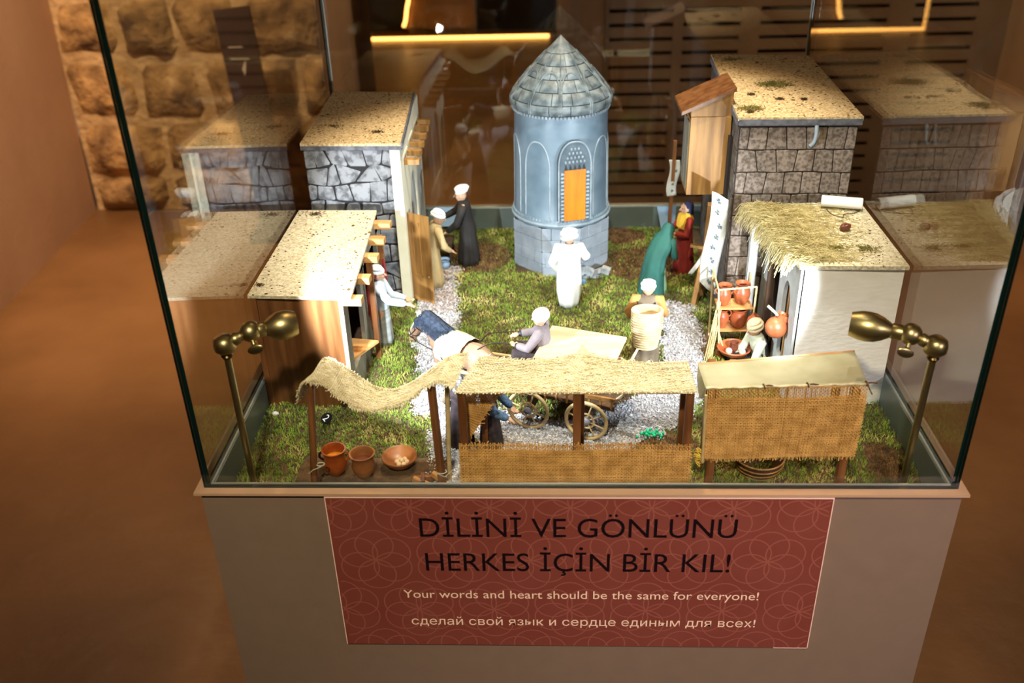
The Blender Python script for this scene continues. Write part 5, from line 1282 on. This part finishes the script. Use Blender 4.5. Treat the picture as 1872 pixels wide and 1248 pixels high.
# ================================================================== POTTERY STAND, TOWELS, SMALL THINGS
rk = thing('pottery_rack', (.775, .455, GZ), 'rack of thin yellow sticks holding terracotta jars beside the white house', 'rack')
for a, b in (((.758, .420, GZ), (.748, .425, .080)), ((.752, .43, .005), (.768, .42, -.045)), ((.812, .49, GZ), (.812, .486, .080)), ((.748, .425, .078), (.812, .432, .080)), ((.752, .50, GZ), (.750, .50, .080)), ((.748, .425, .078), (.750, .50, .080)), ((.812, .432, .080), (.812, .436, -.052))):
    part('stick', MB().tube([a, b], .0017, 6), 'wheel_wood', rk, smooth=True)
for z in (.035, -.008):
    part('shelf', MB().box(.752, .440, z-.002, .812, .478, z), 'wood_orange', rk)
rd = MB(); r3 = random.Random(2)
for i in range(9):
    x = .744+r3.uniform(-.006, .006); rd.tube([(x+.006, .425+r3.uniform(-.01, .01), .05+r3.uniform(-.03, .02)), (x-.006, .42+r3.uniform(-.01, .01), GZ)], .0009, 4)
part('reed_bundle', rd, 'wheel_wood', rk, kind='stuff')
jar('tall two-handled terracotta jar on the upper left of the pottery rack', (.764, .455, .035), .038, .0120, 'terracotta', 'terracotta jars', handles=2, neck=.55, lip=.95)
jar('round terracotta jar on the upper right of the pottery rack', (.795, .462, .035), .038, .0145, 'terracotta', 'terracotta jars', handles=2, neck=.6, lip=.85, rot=.6)
jar('terracotta jar on the lower left shelf of the pottery rack', (.764, .455, -.008), .036, .0120, 'terracotta', 'terracotta jars', handles=1, neck=.6)
jar('wide terracotta jar on the lower right shelf of the pottery rack', (.792, .455, -.008), .036, .0150, 'terracotta', 'terracotta jars', handles=1, neck=.7, rot=2)
jar('orange terracotta cup leaning on the jars of the pottery rack', (.806, .430, .010), .020, .0095, 'terracotta', 'terracotta jars', neck=.9, lip=1.0, tilt=(.6, 'Y'))
jar('small amber jar on the ground left of the potter', (.762, .425, GZ), .026, .010, 'glazed_orange', 'terracotta jars', neck=.7)
t = thing('large_dish', (.780, .408, GZ+.012), 'large shallow salmon clay dish in front of the potter', 'dish')
part('dish_body', MB().lathe([(0, .001), (.012, 0), (.024, .007), (.029, .015), (.0275, .016), (.022, .009), (0, .004)], (.780, .408, GZ+.018), 32), 'terracotta', t, smooth=True)
part('stand', MB().lathe([(.014, GZ), (.010, GZ+.006), (.010, GZ+.014), (.013, GZ+.019)], (.780, .408, 0), 20, closed=True), 'wood_dark', t, smooth=True)
jar('dark plum cup standing in the salmon dish', (.780, .410, GZ+.024), .018, .0075, 'pot_dark', neck=.95, lip=1.05, name='cup')
for i, (x, y) in enumerate(((.792, .398), (.770, .402))):
    single('white_ball', MB().ball((x, y, GZ+.029), .0058, 12, 8), 'fleece', 'white round piece lying on the '+('right' if i == 0 else 'left')+' side of the salmon dish', 'ball', smooth=True)
t = thing('hanging_jug', (.822, .318, .052), 'round orange jug with a stick handle hanging by the white house wall', 'jug')
part('body', MB().ball((.822, .318, .066), (.0172, .0172, .0175), 24, 16), 'terracotta', t, smooth=True)
part('neck', MB().lathe([(.006, 0), (.005, .008), (.0075, .012)], (.826, .316, .080), 16, axis=(.3, 0, 1)), 'terracotta', t, smooth=True)
part('stick_handle', MB().beam((.808, .330, .098), (.830, .314, .082), .0030, .0030), 'wood_pale', t)
part('bracket', MB().beam((.828, .316, .084), (.839, .316, .080), .006, .010), 'terracotta', t)
def towel(label, top0, top1, bot0, bot1, nfig, seed, sway=.004):
    a, b, c_, d_ = V(*top0), V(*top1), V(*bot0), V(*bot1)
    def fn(u, v): return a.lerp(b, u).lerp(c_.lerp(d_, u), v)+V(0, math.sin(u*5+v*2)*sway, 0)+V(.003*math.sin(v*6), 0, 0)
    t = thing('towel', tuple((c_+d_)/2), label, 'towel')
    part('cloth', MB().sheet(fn, 10, 26), 'towel', t, smooth=True, solid=.0006, ang=0)
    r3 = random.Random(seed); mb = MB()
    for i in range(nfig):
        v = (i+.6)/(nfig+.4); u = .5+r3.uniform(-.12, .12); n = 5
        for k in range(n):
            a_ = 2*PI*k/n+r3.random(); du, dv = .16*math.cos(a_), .16*math.sin(a_)*((a-b).length/(a-c_).length)
            e = .35; pu, pv = -math.sin(a_)*.16*e, math.cos(a_)*.16*e*((a-b).length/(a-c_).length)
            P_ = lambda uu, vv: fn(uu, vv)+V(0, -.0007, 0)
            mb.add([P_(u, v), P_(u+du*.6+pu, v+dv*.6+pv), P_(u+du, v+dv), P_(u+du*.6-pu, v+dv*.6-pv)], [(0, 1, 2, 3)])
    part('printed_pattern', mb, 'towel_print', t)
    return t
towel('long white towel with dark printed figures hanging beside the bay house corner', (.742, .530, .212), (.771, .534, .196), (.733, .520, .045), (.765, .530, .014), 8, 3)
towel('short white patterned towel hanging on the awning pole left of the bay', (.706, .842, .160), (.728, .846, .158), (.707, .842, .082), (.727, .846, .083), 5, 4, .001)
t = thing('cloth_trestle', (.745, .69, GZ), 'slanted wooden trestle draped with a cream cloth strip near the bay house', 'trestle')
part('leg', MB().beam((.742, .625, GZ), (.770, .655, .115), .010, .008), 'wood_golden', t); part('leg', MB().beam((.755, .70, GZ), (.770, .66, .115), .008, .008), 'wood_board', t)
part('cream_strip', MB().sheet(lambda u, v: V(lerp(.764, .728, v)+.012*math.sin(v*3.1)+u*.008, .64-.004*u, lerp(.115, .005, v)), 2, 20), 'towel', t, smooth=True, solid=.0008)
part('brace', MB().beam((.735, .67, .05), (.775, .65, .05), .006, .006), 'wood_golden', t)
single('blue_card', MB().hexa([(.716, .975, GZ), (.744, .975, GZ), (.744, .977, GZ), (.716, .977, GZ)], [(.704, .988, .002), (.746, .988, .002), (.746, .990, .002), (.704, .990, .002)]), 'pale_blue', 'pale blue tapering card leaning on the rear rim near the bay house', 'card')
single('blue_card', MB().hexa([(.222, .975, GZ+.020), (.262, .975, GZ+.020), (.262, .977, GZ+.020), (.222, .977, GZ+.020)], [(.208, .988, .006), (.272, .988, .006), (.272, .990, .006), (.208, .990, .006)]), 'pale_blue', 'pale blue card on the rear rim behind the black robed figurine', 'card')

# ------------------------------------------------------------------ lift everything so that the room floor is at zero
for o in list(COL.objects):
    if o.parent is None and o.type not in ('CAMERA', 'LIGHT'): o.location.z += OZ
bpy.context.view_layer.update()
